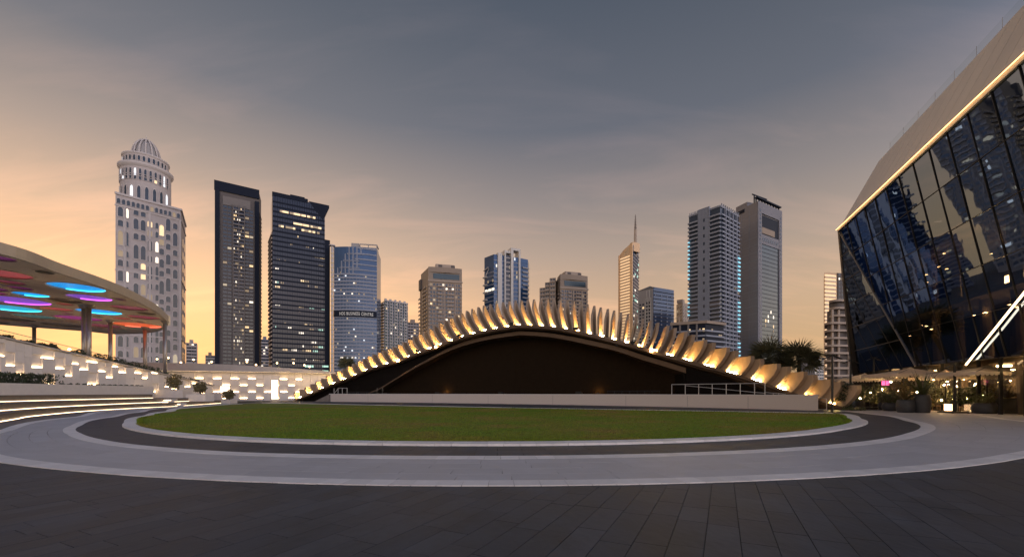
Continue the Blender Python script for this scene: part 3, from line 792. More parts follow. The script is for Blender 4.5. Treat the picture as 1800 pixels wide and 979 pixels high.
for x0, x1, y in cols:
    y0, y1 = wy(x0), wy(x1); ztop = min(ramp_z(y0), ramp_z(y1)) - .03; z = .9
    marks = []
    if y is not None: marks.append(y)
    if x0 in low: marks.append(low[x0])
    zl = sorted(CAMH + (HOR - q) / FPX * (y0 + y1) / 2 for q in marks)
    for zn in zl:
        while zn - z > 2.0:
            h = rb.uniform(1.0, 1.5); wall_block(y0, y1, z, z + h, rb.choice((.20, .24, .28))); z += h
        wall_block(y0, y1, z, zn, rb.choice((.26, .29))); top = min(zn + rb.uniform(1.15, 1.45), ztop)
        piece('light_strip', 'led_white', wall, (WX - .14, (y0 + y1) / 2, zn + .035), (.06, y1 - y0 - .08, .05))
        wall_block(y0, y1, zn + .01, top, .03); z = top
    while ztop - z > 1.7:
        h = rb.uniform(.9, 1.4); wall_block(y0, y1, z, z + h, rb.choice((.18, .22, .27))); z += h
    wall_block(y0, y1, z, ztop, rb.choice((.18, .22, .25)))
# terrace behind the wall
tag(sheet('upper_terrace', [(WX - .8, 24), (WX - .8, 71.5), (-60, 76), (-150, 76), (-150, 24)], 2.6, 'pale_paver'), kind='structure')

# ------------------------------------------------------------------ far curved wall of lit blocks
fw = catmull([(-74, 77, 0), (-66, 78, 0), (-58, 80, 0), (-50, 83, 0), (-43, 86.5, 0), (-36, 91, 0), (-30, 96, 0)], 7)
fwall = thing('curved_block_wall', 'curved far wall of glowing pale blocks under a broad grey coping', 'wall', (-50, 84, 0))
secs = []; cop = []; cove = []
for i, p in enumerate(fw):
    t = (fw[min(i + 1, len(fw) - 1)] - fw[max(i - 1, 0)]).normalized(); nrm_ = Vector((t.y, -t.x, 0))
    secs.append([p + Vector((0, 0, 5.6)), p + Vector((0, 0, 0))])
    o = p + nrm_ * 1.5
    top = 7.0 - .0018 * max(0, p.x + 62)**2
    cop.append([p + Vector((0, 0, 5.55)), o + Vector((0, 0, 5.5 + .1)), o + nrm_ * .02 + Vector((0, 0, top)), p - nrm_ * 3 + Vector((0, 0, top + .05)), p - nrm_ * 3 + Vector((0, 0, 5))])
    cove.append([p + nrm_ * 1.2 + Vector((0, 0, 5.50)), p + nrm_ * 1.34 + Vector((0, 0, 5.50))])
ribbon('backing', secs, 'wall_white', fwall); ribbon('coping', cop, 'coping', fwall)
fl_ = [0.0]
for a, b in zip(fw, fw[1:]): fl_.append(fl_[-1] + (b - a).length)
def fw_at(s):
    for i in range(len(fw) - 1):
        if s <= fl_[i + 1]:
            t = (s - fl_[i]) / (fl_[i + 1] - fl_[i]); d = (fw[i + 1] - fw[i]).normalized(); return fw[i].lerp(fw[i + 1], t), d
    return fw[-1], (fw[-1] - fw[-2]).normalized()
s = 8.0; k = 0
while s < fl_[-1] - 2:
    w_ = rb.uniform(1.15, 1.5); p, d = fw_at(s + w_ / 2); nrm_ = Vector((d.y, -d.x, 0)); rz = math.atan2(d.y, d.x)
    zs = ([0.5, 3.0] if k % 2 == 0 else [1.7, 4.25])
    if rb.random() < .18: zs = zs[:1]
    z = 0.02; zl = zs + [5.5]
    for zn in zs:
        if zn - z > .1: piece('block', 'wall_white', fwall, p + nrm_ * .14 + Vector((0, 0, (z + zn) / 2)), (w_ - .03, .28, zn - z - .02), rz)
        piece('light_strip', 'led_white', fwall, p + nrm_ * .16 + Vector((0, 0, zn + .03)), (w_ - .25, .07, .05), rz)
        piece('block', 'wall_white', fwall, p + nrm_ * .02 + Vector((0, 0, zn + .62)), (w_ - .03, .04, 1.2), rz); z = zn + 1.24
    if 5.4 - z > .1: piece('block', 'wall_white', fwall, p + nrm_ * .12 + Vector((0, 0, (z + 5.4) / 2)), (w_ - .03, .24, 5.4 - z), rz)
    s += w_; k += 1
ribbon('cove_light', cove, 'led_step', fwall)
tag(sheet('rear_terrace', [(-74, 80), (-50, 86.5), (-36, 94.5), (-30, 100), (-30, 190), (-200, 190), (-200, 80)], 5.2, 'step_stone'), kind='structure')

# ------------------------------------------------------------------ canopy of coloured discs
CZ = 12.6
def C(x, y): Y = (CZ - CAMH) * FPX / (HOR - y); return Vector(((x - 900) / FPX * Y, Y))
rimc = [C(0, 445.5), C(102, 479), C(204, 513.5), C(266, 543), C(288, 560), C(293.5, 567.5), C(288, 576), C(266, 583.5), C(204, 586.5), C(143, 581), C(0, 570), Vector((-90, 55)), Vector((-86, 38)), Vector((-72, 27)), Vector((-55, 22.5)), Vector((-43, 25.5))]
rimc = [(p.x, p.y) for p in catmull([Vector((p.x, p.y, 0)) for p in rimc], 7, True)]
canopy = thing('disc_canopy', 'broad flat canopy pierced by coloured glowing discs on the left', 'canopy', (-62, 52, 5))
discs = [(135, 505, 60, 'blue'), (78, 478, 46, 'plain'), (-4, 453, 40, 'purple'), (3, 481, 46, 'red'), (54, 517.5, 28, 'blue'), (28, 528, 46, 'violet'), (18, 541.5, 38, 'cyan'), (157, 523, 40, 'violet'), (174, 547.7, 37, 'blue'),
         (227, 541, 36, 'rose'), (240, 571, 37, 'orange'), (100, 543, 30, 'red'), (138, 559, 37, 'magenta'), (211, 526, 18, 'purple'), (252, 557.5, 28, 'rose'), (115, 528.5, 26, 'plain'), (-30, 505, 30, 'purple'), (60, 556, 34, 'teal'), (178, 572, 26, 'rose'), (110, 571, 28, 'plain'), (25, 561, 26, 'plain')]
D = []
for x, y, hw, c in discs:
    p = C(x, y); D.append([p, hw * p.y / FPX, c])
rc = random.Random(5)
for it_ in range(9000):
    p = Vector((rc.uniform(-90, -40), rc.uniform(24, 80)))
    if not inside(p, rimc): continue
    r = rc.uniform(1.6, 3.0) if it_ < 3000 else rc.uniform(.6, 1.3)
    if all((p - q[0]).length > r + q[1] + .22 for q in D): D.append([p, r, rc.choice(['plain', 'plain', 'purple', 'red', 'purple', 'rose', 'rose', 'teal', 'magenta'])])
for i in range(len(D)):
    for _ in range(3):
        for j in range(len(D)):
            if i != j:
                dist = (D[i][0] - D[j][0]).length; over = D[i][1] + D[j][1] + .30 - dist
                if over > 0: D[i][1] -= over * (.5 if (i < 21) == (j < 21) else (.05 if i < 21 else .95)); D[j][1] -= over * (.5 if (i < 21) == (j < 21) else (.95 if i < 21 else .05))
    e = min((Vector(q) - D[i][0]).length for q in rimc)
    if inside(D[i][0], rimc): D[i][1] = min(D[i][1], e - .45)
    else: D[i][1] = -1
D = [q for q in D if q[1] > .45]
def plate(name, z, th, m, holes=True):
    cu = bpy.data.curves.new(name, 'CURVE'); cu.dimensions = '2D'; cu.fill_mode = 'BOTH'; cu.extrude = th / 2
    def add(pts):
        sp = cu.splines.new('POLY'); sp.points.add(len(pts) - 1); sp.use_cyclic_u = True
        for q, pt in zip(pts, sp.points): pt.co = (q[0], q[1], 0, 1)
    add(rimc)
    if holes:
        for c, r, _ in D: add([(c.x + r * math.cos(6.2832 * k / 40), c.y + r * math.sin(6.2832 * k / 40)) for k in range(40)])
    tmp = bpy.data.objects.new('tmp', cu); link(tmp)
    dg = bpy.context.evaluated_depsgraph_get(); me = bpy.data.meshes.new_from_object(tmp.evaluated_get(dg))
    bpy.data.objects.remove(tmp); bpy.data.curves.remove(cu)
    me.materials.clear(); me.materials.append(MATS[m])
    return obj(name, me, canopy, (0, 0, z))
plate('soffit', CZ + .09, .18, 'canopy_soffit')
DC = dict(blue=(.0, .30, .85), cyan=(.02, .45, .75), violet=(.22, .08, .62), purple=(.26, .04, .24), red=(.58, .10, .11), rose=(.40, .07, .13), orange=(.95, .16, .05), magenta=(.42, .04, .32), teal=(.10, .24, .24), plain=(.115, .08, .06))
EM = dict(blue=.75, cyan=.6, violet=.55, purple=.18, red=.3, rose=.2, orange=.45, magenta=.29, teal=.25, plain=0)
for nm_, c_ in DC.items():
    mat('disc_' + nm_, c_, .25, emit=c_ if EM[nm_] else None, es=EM[nm_], noise=.12, scale=.7, spec=.5)
    mat('glow_' + nm_, c_, emit=tuple(min(1, q * .55 + .45 * (q > .2) + .06) for q in c_), es=3.2)
mat('canopy_rim', (.66, .58, .48), .45)
for c, r, kc in D:
    n = 32; ring_ = [Vector((c.x + r * math.cos(6.2832 * k / n), c.y + r * math.sin(6.2832 * k / n), 0)) for k in range(n)]
    v = [p + Vector((0, 0, CZ + .10)) for p in ring_] + [p + Vector((0, 0, CZ + .15)) for p in ring_]
    dsc = obj('disc', mesh('disc', v, [tuple(range(n - 1, -1, -1)), tuple(range(n, 2 * n))] + [(k, (k + 1) % n, n + (k + 1) % n, n + k) for k in range(n)], 'disc_' + kc), canopy)
    w0, w1 = [], []
    rows = [[Vector((c.x + rr * math.cos(6.2832 * k / n), c.y + rr * math.sin(6.2832 * k / n), zz)) for zz, rr in ((CZ + .17, r + .02), (CZ + .36, r + .02), (CZ + .36, r + .12), (CZ + .17, r + .12))] for k in range(n + 1)]
    ribbon('collar', rows, 'canopy_soffit' if EM[kc] < .4 else 'disc_' + kc, dsc)
    rows = [[Vector((c.x + rr * math.cos(6.2832 * k / n), c.y + rr * math.sin(6.2832 * k / n), zz)) for zz, rr in ((CZ + .02, r), (CZ - .05, r + .01), (CZ - .05, r + .14), (CZ + .02, r + .15))] for k in range(n + 1)]
    ribbon('rim', rows, 'canopy_rim', dsc)
    if EM[kc] > .4:
        rows = [[Vector((c.x + rr * math.cos(6.2832 * k / n), c.y + rr * math.sin(6.2832 * k / n), zz)) for zz, rr in ((CZ + .02, r - .03), (CZ + .085, r - .03))] for k in range(3, 15)]
        ribbon('glow_line', rows, 'glow_' + kc, dsc)
top = plate('roof_deck', CZ + .80, .10, 'canopy_metal', holes=False)
m_ = MB(); n = len(rimc); rows = []
for k in range(n + 1):
    x, y = rimc[k % n]; xa, ya_ = rimc[(k - 1) % n]; xb, yb_ = rimc[(k + 1) % n]; d = Vector((xb - xa, yb_ - ya_)).normalized(); nx, ny = d.y, -d.x
    if not inside((x - nx * .3, y - ny * .3), rimc): nx, ny = -nx, -ny
    rows.append([Vector((x - nx * .25, y - ny * .25, CZ - .04)), Vector((x + nx * .16, y + ny * .16, CZ - .06)), Vector((x + nx * .22, y + ny * .22, CZ + .84)), Vector((x - nx * .3, y - ny * .3, CZ + .88))])
ribbon('fascia', rows, 'canopy_metal', canopy)
for x, Y, r_ in ((147.5, 54.5, .24), (156, 53.5, .27), (194, 65, .25), (255, 72, .26), (290, 65.5, .26), (60, 70, .24)):
    X = (x - 900) / FPX * Y; b = MB(); b.tube((X, Y, 2.5), (X, Y, CZ + .02), r_, n=14); col_ = b.build('column', 'steel', canopy, True)
    b = MB(); b.tube((X, Y, CZ - .35), (X, Y, CZ + .05), r_ + .12, r_ + .35, 14); b.build('capital', 'steel', col_)
for k in range(9):                                               # radial beams under the deck
    a = k * .7; c0 = Vector((-64, 53)); e = min(rimc, key=lambda q: abs(math.atan2(q[1] - c0.y, q[0] - c0.x) - (a if a < 3.14 else a - 6.283)))
    b = MB(); p, q = Vector((c0.x, c0.y, CZ + .74)), Vector((e[0], e[1], CZ + .74)); dd = q - p; b.box((p + q) / 2, (dd.length - .8, .18, .06), math.atan2(dd.y, dd.x)); b.build('beam', 'canopy_metal', canopy)

# ------------------------------------------------------------------ plants
LEAFM = {}
def leaf_cloud(name, m, n, size, rx, ry, rz_, seed, flat=.0, boxy=False, hollow=.35):
    rr = random.Random(seed); v, f = [], []
    for _ in range(n):
        while True:
            x, y, z = rr.uniform(-1, 1), rr.uniform(-1, 1), rr.uniform(-1, 1)
            l = max(abs(x), abs(y), abs(z)) if boxy else math.sqrt(x*x + y*y + z*z)
            if hollow < l < 1: break
        lump = 1 + .22 * math.sin(5 * x + seed) * math.cos(4 * y - seed) + .12 * math.sin(9 * z + 3 * x)
        c = Vector((x * rx * lump, y * ry * lump, z * rz_ * lump))
        a = Vector((rr.gauss(0, 1), rr.gauss(0, 1), rr.gauss(0, 1))).normalized(); b = a.orthogonal().normalized(); s_ = size * rr.uniform(.6, 1.3)
        i = len(v); v += [c - a * s_, c + b * s_ * .42, c + a * s_, c - b * s_ * .42]; f.append((i, i + 1, i + 2, i + 3))
    return mesh(name, v, f, m)
def bush(label, c, rx, ry, rz_, m='leaf_dark', n=900, size=.12, seed=1, name='shrub', group=None, boxy=False, cat='shrub'):
    t = thing(name, label, cat, c, group); c = Vector(c)
    o = obj('foliage', leaf_cloud('foliage', m, n, size, rx, ry, rz_, seed, boxy=boxy), t, c + Vector((0, 0, rz_)))
    b = MB()
    for k in range(5):
        a = k * 1.3 + seed; b.tube(c, c + Vector((math.cos(a) * rx * .5, math.sin(a) * ry * .5, rz_ * 1.3)), .03, .012, 5)
    b.build('stem', 'bark', t); return t
for i, (x, y, w_, h_) in enumerate(((26, 600, 13, 13), (47, 606, 8, 10), (66, 611, 9, 12), (86, 613, 9, 12), (103, 619, 12, 14))):
    Y = wy(x) + 1.2; c = P(x, y + h_ * .1, Y); 
    bush(('leftmost round dark shrub on top of the sloping wall', 'second dark shrub from the left on the sloping wall', 'third dark shrub from the left on the sloping wall', 'fourth dark shrub from the left on the sloping wall',
          'dark shrub nearest the double column on the sloping wall')[i], (c.x - 1.0, c.y, ramp_z(Y) - .1), w_ * Y / FPX * .95, .9, h_ * Y / FPX * .62, n=1100, size=.13, seed=i + 1, group='shrubs along the sloping wall')
def hedge_run(label, x0, x1, h_, n_, m, seed, nm='hedge'):
    t = thing(nm, label, 'hedge', (WX - 1.8, wy((x0 + x1) / 2), 2.6)); k = 0; x = x0
    while x < x1:
        Y = wy(x) + .8; w = 1.0 + .5 * rb.random(); z = ramp_z(Y) + .02
        obj('foliage', leaf_cloud('foliage', m, n_, .12, .8, w * .8, h_ * rb.uniform(.75, 1.15), seed + k), t, (WX - 1.7, Y, z + h_ * .25)); x += w * WX * -1 * FPX / Y**2 * .85; k += 1
    b = MB(); ya_, yb_ = wy(x0), wy(x1); b.v = [Vector(q) for q in ((WX - 1, ya_, ramp_z(ya_) - .5), (WX - 2.6, ya_, ramp_z(ya_) - .5), (WX - 2.6, yb_, ramp_z(yb_) - .5), (WX - 1, yb_, ramp_z(yb_) - .5))]; b.f = [(0, 3, 2, 1)]; b.build('soil', 'soil', t)
hedge_run('dark leafy hedge on the wall below the canopy columns', 182, 288, .85, 620, 'leaf_dark', 20)
hedge_run('low dark hedge at the lower end of the sloping wall', 296, 368, .55, 420, 'leaf_dark', 50)
bush('small dark shrub at the foot of the double column', (P(152, 622, wy(152) + 1).x - 1, wy(152) + 1, ramp_z(wy(152)) - .1), .9, .8, .5, n=500, seed=9)
# clipped hedge in the long planter, left
hp = thing('clipped_hedge', 'clipped dark green hedge in the long planter on the left', 'hedge', (-45, 37, 2.3))
for k in range(5):
    c = Vector((-46.2, 38.6, 2.6)) - Vector((dirp.x, dirp.y, 0)) * (k * 1.5 - 4.4); obj('foliage', leaf_cloud('foliage', 'leaf_dark', 800, .10, .9, .9, .55, 70 + k, boxy=True, hollow=.5), hp, c + Vector((0, 0, .25)))
MB().tube(Vector((-46.2, 38.6, 2.2)), Vector((-46.2, 38.6, 2.7)), .05).build('stem', 'bark', hp)
# row of small seedlings further along the planter
for k in range(1):
    sd_ = thing('seedling_row', 'row of tiny seedlings along the long white planter', 'plants', (-47, 50, 2.3))
    for j in range(14):
        c = Vector((pl0[0], pl0[1], 2.3)) + Vector((dirp.x, dirp.y, 0)) * (7.5 + j * .95) + Vector((nrmp.x, nrmp.y, 0)) * .8
        obj('seedling', leaf_cloud('seedling', 'leaf_dark', 60, .09, .22, .22, .12, 90 + j), sd_, c + Vector((0, 0, .14)))
def box_planter(label, x, y, z, w_, h_, tlabel, plant_h, spread, seed, d_=1.6):
    c = G(x, y, z) if z < 1.3 else P(x, y, 58); t = thing('box_planter', label, 'planter', c, 'white planters beside the steps')
    b = MB(); th = .1
    for cx, cy, sx, sy in ((0, -d_/2, w_, th), (0, d_/2, w_, th), (-w_/2 + th/2, 0, th, d_ - th), (w_/2 - th/2, 0, th, d_ - th)): b.box(c + Vector((cx, cy, h_/2)), (sx, sy, h_))
    b.build('box', 'wall_white', t)
    piece('soil', 'soil', t, c + Vector((0, 0, h_ - .08)), (w_ - .2, d_ - .15, .1))
    pl_ = thing('potted_shrub', tlabel, 'shrub', c + Vector((0, 0, h_ - .05)), 'plants in the white planters')
    v, f = [], []; rr = random.Random(seed)
    b = MB(); base = c + Vector((0, 0, h_ - .05))
    for k in range(9):
        a = rr.uniform(0, 6.28); tip = base + Vector((math.cos(a) * spread * .6, math.sin(a) * spread * .5, plant_h * rr.uniform(.5, .9))); b.tube(base, tip, .03, .012, 5)
    b.build('stem', 'bark', pl_)
    obj('foliage', leaf_cloud('foliage', 'leaf_dry', 700, .15, spread, spread * .7, plant_h * .5, seed, hollow=.1), pl_, base + Vector((0, 0, plant_h * .62)))
box_planter('largest white box planter, beside the end of the steps', 306, 699, .9, 3.7, 1.05, 'spreading shrub in the largest white planter by the steps', 1.9, 1.0, 31)
box_planter('middle white box planter, below the sloping wall end', 352, 705, .45, 2.6, .95, 'spreading shrub in the middle white planter', 1.5, .85, 32)
box_planter('smallest white box planter, nearest the curved wall', 403, 709, 0, 1.3, .55, 'low bushy plant in the smallest white planter', 1.3, .8, 33)
def stairlet(label, x, y, z):
    c = G(x, y, z); t = thing('stair_block', label, 'stair', c, 'lit stairs between the seating steps')
    for k in range(2):
        piece('tread', 'wall_white', t, c + Vector((0, .45 * k, .11 + .2 * k)), (1.25, .9, .18)); piece('light_line', 'led_step', t, c + Vector((0, .45 * k - .47, .03 + .2 * k)), (1.2, .03, .04))
stairlet('lower pair of lit stairs at the end of the steps', 308, 714.3, 0)
stairlet('upper pair of lit stairs beside the large white planter', 292, 707.2, .45)
# bollard lights
for x, y, z, lb in ((265.5, 692, 1.4, 'small glowing bollard light at the end of the long planter'), (398, 703, 0, 'small glowing bollard light beside the smallest white planter')):
    c = G(x, y, z) if z < 1 else P(x, y, 57); t = thing('bollard_light', lb, 'light', c)
    MB().lathe([(.10, 0), (.10, .1), (.07, .12), (.07, .6), (.0, .62)], c, 10).build('post', 'wall_white', t); MB().lathe([(.075, .25), (.10, .3), (.10, .55), (.075, .6)], c, 10).build('lens', 'led_white', t)
# glass balustrade on the terrace
gl = bpy.data.materials.new('thin_glass'); gl.use_nodes = True; nn, ll = gl.node_tree.nodes, gl.node_tree.links; nn.clear()
tr = nn.new('ShaderNodeBsdfTransparent'); tr.inputs[0].default_value = (.93, .95, .94, 1); gs = nn.new('ShaderNodeBsdfGlossy'); gs.inputs['Roughness'].default_value = .03
fr = nn.new('ShaderNodeFresnel'); fr.inputs[0].default_value = 1.45; mx = nn.new('ShaderNodeMixShader'); out = nn.new('ShaderNodeOutputMaterial')
ll.new(fr.outputs[0], mx.inputs[0]); ll.new(tr.outputs[0], mx.inputs[1]); ll.new(gs.outputs[0], mx.inputs[2]); ll.new(mx.outputs[0], out.inputs[0]); MATS['thin_glass'] = gl
bal = thing('glass_balustrade', 'clear glass balustrade following the slope behind the wall shrubs', 'balustrade', (-53, 52, 4))
BX = -53.2
ys_ = [36 + 2.55 * k for k in range(14)]
for ya_, yb_ in zip(ys_, ys_[1:]):
    za, zb = ramp_z(ya_) + .15, ramp_z(yb_) + .15; b = MB(); h = 1.35
    b.quad(Vector((BX, ya_ + .03, za)), Vector((BX, yb_ - .03, zb)), Vector((BX, yb_ - .03, zb + h)), Vector((BX, ya_ + .03, za + h))); b.build('pane', 'thin_glass', bal)
    b = MB(); b.tube(Vector((BX, ya_, za + h)), Vector((BX, yb_, zb + h)), .035, n=6); b.build('top_rail', 'steel', bal)
# lamps and scrub beyond the curved wall
for i, (x, y) in enumerate(((276, 631), (296, 629), (318, 637), (340, 632), (372, 636), (434, 636), (487, 638), (516, 638), (535, 641.5), (544, 644.5), (450, 641), (122, 614))):
    Y = 100 if i != 11 else 64; c = P(x, y, Y); t = thing('garden_lamp', (('leftmost' if i == 0 else ('second', 'third', 'fourth', 'fifth', 'seventh', 'eighth', 'ninth', 'tenth', 'last', 'sixth')[i - 1]) + ' from the left of the glowing garden lamps behind the curved wall').replace('leftmost from the left', 'leftmost') if i != 11 else 'small glowing lamp beside the shrubs on the sloping wall', 'lamp', (c.x, c.y, 5.2), 'garden lamps beyond the walls')
    if i == 11: t['base'] = (c.x, c.y, 4.0); t.location = t['base']
    MB().tube((c.x, c.y, t['base'][2]), c, .05, .04, 6).build('post', 'dark_metal', t); MB().lathe([(0, -.2), (.16, -.12), (.2, 0), (.13, .14), (0, .2)], c, 8).build('bulb', 'lamp_far', t)
for i, x in enumerate(range(284, 560, 23)):
    Y = 108 + (i % 3) * 5; c = P(x + rb.uniform(-6, 6), 640, Y); bush(f'dim scrub bush on the rear terrace, number {("one","two","three","four","five","six","seven","eight","nine","ten","eleven","twelve")[i]} from the left', (c.x, c.y, 5.2), rb.uniform(1.6, 3.2), 1.2, rb.uniform(.9, 1.5), m='leaf_dry' if i % 3 else 'leaf_dark', n=450, size=.28, seed=200 + i, group='scrub beyond the curved wall')

for x, Y, lb in ((147, 57, 'small uplight on the terrace beside the double canopy column'), (200, 63, 'small uplight on the terrace beside the middle canopy column'), (80, 50, 'small uplight on the terrace under the left of the canopy'), (262, 68, 'small uplight on the terrace beside the far canopy column')):  # unseen fill lights added to brighten the canopy soffit and columns
    c = Vector(((x - 900) / FPX * Y, Y, 2.62)); t = thing('terrace_uplight', lb, 'lamp', c, 'uplights under the canopy'); MB().lathe([(0, 0), (.22, 0), (.22, .22), (.18, .24), (.17, .16), (0, .16)], c, 12).build('housing', 'dark_metal', t); MB().lathe([(0, .17), (.16, .17)], c, 12).build('lens', 'lamp_glow', t)

for x, y0, y1, w_, lb in ((479, 668, 701, 1.1, 'tall glowing light panel on the curved block wall'), (402, 679, 690, 1.5, 'short glowing light panel above the smallest white planter')):
    best = min(fw, key=lambda p: abs(900 + FPX * p.x / p.y - x)); i = fw.index(best); d = (fw[i + 1] - fw[i - 1]).normalized(); nn_ = Vector((d.y, -d.x, 0)); c = best + nn_ * .42; za, zb = ZY_(y1, c.y), ZY_(y0, c.y)
    t = thing('light_panel', lb, 'light', (c.x, c.y, 0), 'light panels on the curved wall'); piece('lens', 'led_panel', t, (c.x, c.y, (za + zb) / 2), (w_, .08, zb - za), math.atan2(d.y, d.x)); piece('frame', 'wall_white', t, c - nn_ * .09 + Vector((0, 0, (za + zb) / 2)), (w_ + .12, .1, zb - za + .12), math.atan2(d.y, d.x))

# ------------------------------------------------------------------ glass building on the right
A = Vector((36.8, 48, 19.8)); ZT = 19.8
ug = Vector((-.335, -.942, 0)).normalized()                     # along the eaves, towards the camera
n2 = Vector((.942, -.335, 0)).normalized()                      # into the building
ZB = 4.0; dn_ = 3.16
LEN = 40.0
wd = (n2 * dn_ + Vector((0, 0, ZB - ZT)))                       # down the leaning face
WL = wd.length; wdir = wd.normalized()
nout = ug.cross(wdir).normalized()
if nout.x > 0: nout = -nout
hall = thing('glass_hall', 'leaning dark glass hall with a pale metal roof edge on the right', 'building', (40, 36, 0))
gmat = bpy.data.materials.new('hall_glass'); gmat.use_nodes = True; nn, ll = gmat.node_tree.nodes, gmat.node_tree.links; nn.clear()
geo = nn.new('ShaderNodeNewGeometry'); nz = nn.new('ShaderNodeTexNoise'); nz.inputs['Scale'].default_value = .55; nz.inputs['Detail'].default_value = 1.5
ll.new(geo.outputs['Position'], nz.inputs['Vector'])
bp = nn.new('ShaderNodeBump'); bp.inputs['Strength'].default_value = .016; bp.inputs['Distance'].default_value = .35; ll.new(nz.outputs['Fac'], bp.inputs['Height'])
gs = nn.new('ShaderNodeBsdfGlossy'); gs.inputs['Roughness'].default_value = .015; gs.inputs['Color'].default_value = (.22, .31, .48, 1); ll.new(bp.outputs[0], gs.inputs['Normal'])
tr = nn.new('ShaderNodeBsdfTransparent'); tr.inputs[0].default_value = (.34, .32, .30, 1)
mx = nn.new('ShaderNodeMixShader'); mx.inputs[0].default_value = .62; out = nn.new('ShaderNodeOutputMaterial')
ll.new(tr.outputs[0], mx.inputs[1]); ll.new(gs.outputs[0], mx.inputs[2]); ll.new(mx.outputs[0], out.inputs[0]); MATS['hall_glass'] = gmat
rr = random.Random(21)
def on_face(u, w): return A + ug * u + wdir * w
# fold line from the top corner to the foot F splits off the leaning end facet
FU = 8.4                                                        # along the eaves where the fold meets the foot
def fold_u(w): return FU * w / WL
PW, NR = 2.15, 5
cols_ = int(LEN / PW)
mull = MB()
def pane(pts, name='pane'):
    c = sum(pts, Vector()) / len(pts); a1, a2 = rr.gauss(0, .0035), rr.gauss(0, .0035)
    q = [p + nout * (a1 * (p - c).dot(ug) + a2 * (p - c).dot(wdir)) for p in pts]
    q = [p + (c - p).normalized() * .035 for p in q]
    return MB().poly(q).build(name, 'hall_glass', hall)
for i in range(cols_):
    for j in range(NR):
        u0, u1 = i * PW, (i + 1) * PW; w0, w1 = WL * j / NR, WL * (j + 1) / NR
        a0, a1 = max(u0, fold_u(w0)), max(u0, fold_u(w1))
        if a0 >= u1 and a1 >= u1: continue
        pts = []
        if a0 < u1: pts += [on_face(a0, w0), on_face(u1, w0)]
        else:
            wc = WL * u1 / FU; pts += [on_face(u1, wc)]
        if a1 < u1: pts += [on_face(u1, w1), on_face(a1, w1)]
        else:
            wc = WL * u1 / FU; pts += [on_face(u1, wc)]
        if a0 < u0 + 1e-6 and a1 > u0 + 1e-6 and a1 < u1 + 9 and a0 <= u0: 
            wc = WL * u0 / FU
            if w0 < wc < w1: pts += [on_face(u0, wc)]
        cl_ = []
        for p in pts:
            if not cl_ or (p - cl_[-1]).length > .02: cl_.append(p)
        if len(cl_) >= 3: pane(cl_)
def bar(p, q, w_, d_, name, m, off=.03):
    dd = (q - p); x = dd.normalized(); y = nout; z = x.cross(y).normalized(); y = z.cross(x)
    b = MB(); b.box((p + q) / 2 + nout * off, (dd.length, d_, w_), ax=(x, y, z)); return b.build(name, m, hall)
for i in range(cols_ + 1):
    u = i * PW; w_end = WL if u >= FU else WL * u / FU
    if w_end > .3: bar(on_face(u, 0.0), on_face(u, w_end), .035, .06, 'mullion', 'dark_metal')
for j in range(1, NR + 1):
    w = WL * j / NR; bar(on_face(fold_u(w), w), on_face(LEN, w), .04, .06, 'transom', 'dark_metal', .02)
bar(on_face(0, 0), on_face(FU, WL), .07, .12, 'fold_bar', 'steel', .04)
# end facet
Fp = on_face(FU, WL); L0 = P(1498, 657, 53.0)
m0 = MB(); nend = (Fp - A).cross(L0 - A).normalized()
for i in range(6):
    for j in range(i + 1):
        def tri(a, b): s = a / 6; t = (b / a if a else 0); return A.lerp(Fp, s).lerp(A.lerp(L0, s), t)
        a, b, c = tri(i, j), tri(i + 1, j), tri(i + 1, j + 1); q = [a, b, c] if i else [A, Fp.lerp(A, 5/6), L0.lerp(A, 5/6)]
        pane(q)
        if j < i: pane([tri(i, j), tri(i + 1, j + 1), tri(i, j + 1)])
for i in range(1, 6):
    p, q = A.lerp(Fp, i / 6), A.lerp(L0, i / 6); b = MB(); b.tube(p, q, .05, n=4); b.build('transom', 'dark_metal', hall)
    q2 = Fp.lerp(L0, i / 6); b = MB(); b.tube(A.lerp(Fp, i / 6).lerp(A.lerp(L0, i/6), 1.0) if False else A.lerp(L0, i / 6), Fp.lerp(L0, i / 6), .04, n=4); b.build('mullion', 'dark_metal', hall)
b = MB(); b.tube(A, L0, .16, n=6); b.build('corner_post', 'steel', hall)
# pale roof edge
U1 = Vector((36.1, 42, 24.35)); 
R1 = U1 + ug * (LEN - 6)
def roof_pt(u, t):          # t 0 at the eaves, 1 at the top line (which starts further along)
    lo = A + ug * u + Vector((0, 0, .18)) - n2 * .0
    hi = U1 + ug * (u * (LEN - 6) / LEN)
    return lo.lerp(hi, t)
for i in range(20):
    u0, u1 = LEN * i / 20, LEN * (i + 1) / 20
    e = .012
    q = [roof_pt(u0 + e, 0), roof_pt(u1 - e, 0), roof_pt(u1 - e, 1), roof_pt(u0 + e, 1)]
    if i == 0: q[3] = U1.lerp(q[3], 0)
    MB().poly(q).build('roof_panel', 'white_panel', hall)
bar(A + Vector((0, 0, .03)), A + ug * LEN + Vector((0, 0, .03)), .22, .24, 'eaves_ledge', 'white_panel', .06)
b = MB(); q0, q1 = A + nout * .30 + Vector((0, 0, .16)), A + ug * LEN + nout * .30 + Vector((0, 0, .16)); dd = q1 - q0
b.box((q0 + q1) / 2, (dd.length, .06, .035), ax=(ug, n2, Vector((0, 0, 1)))); b.build('eaves_light', 'led_eaves', hall)
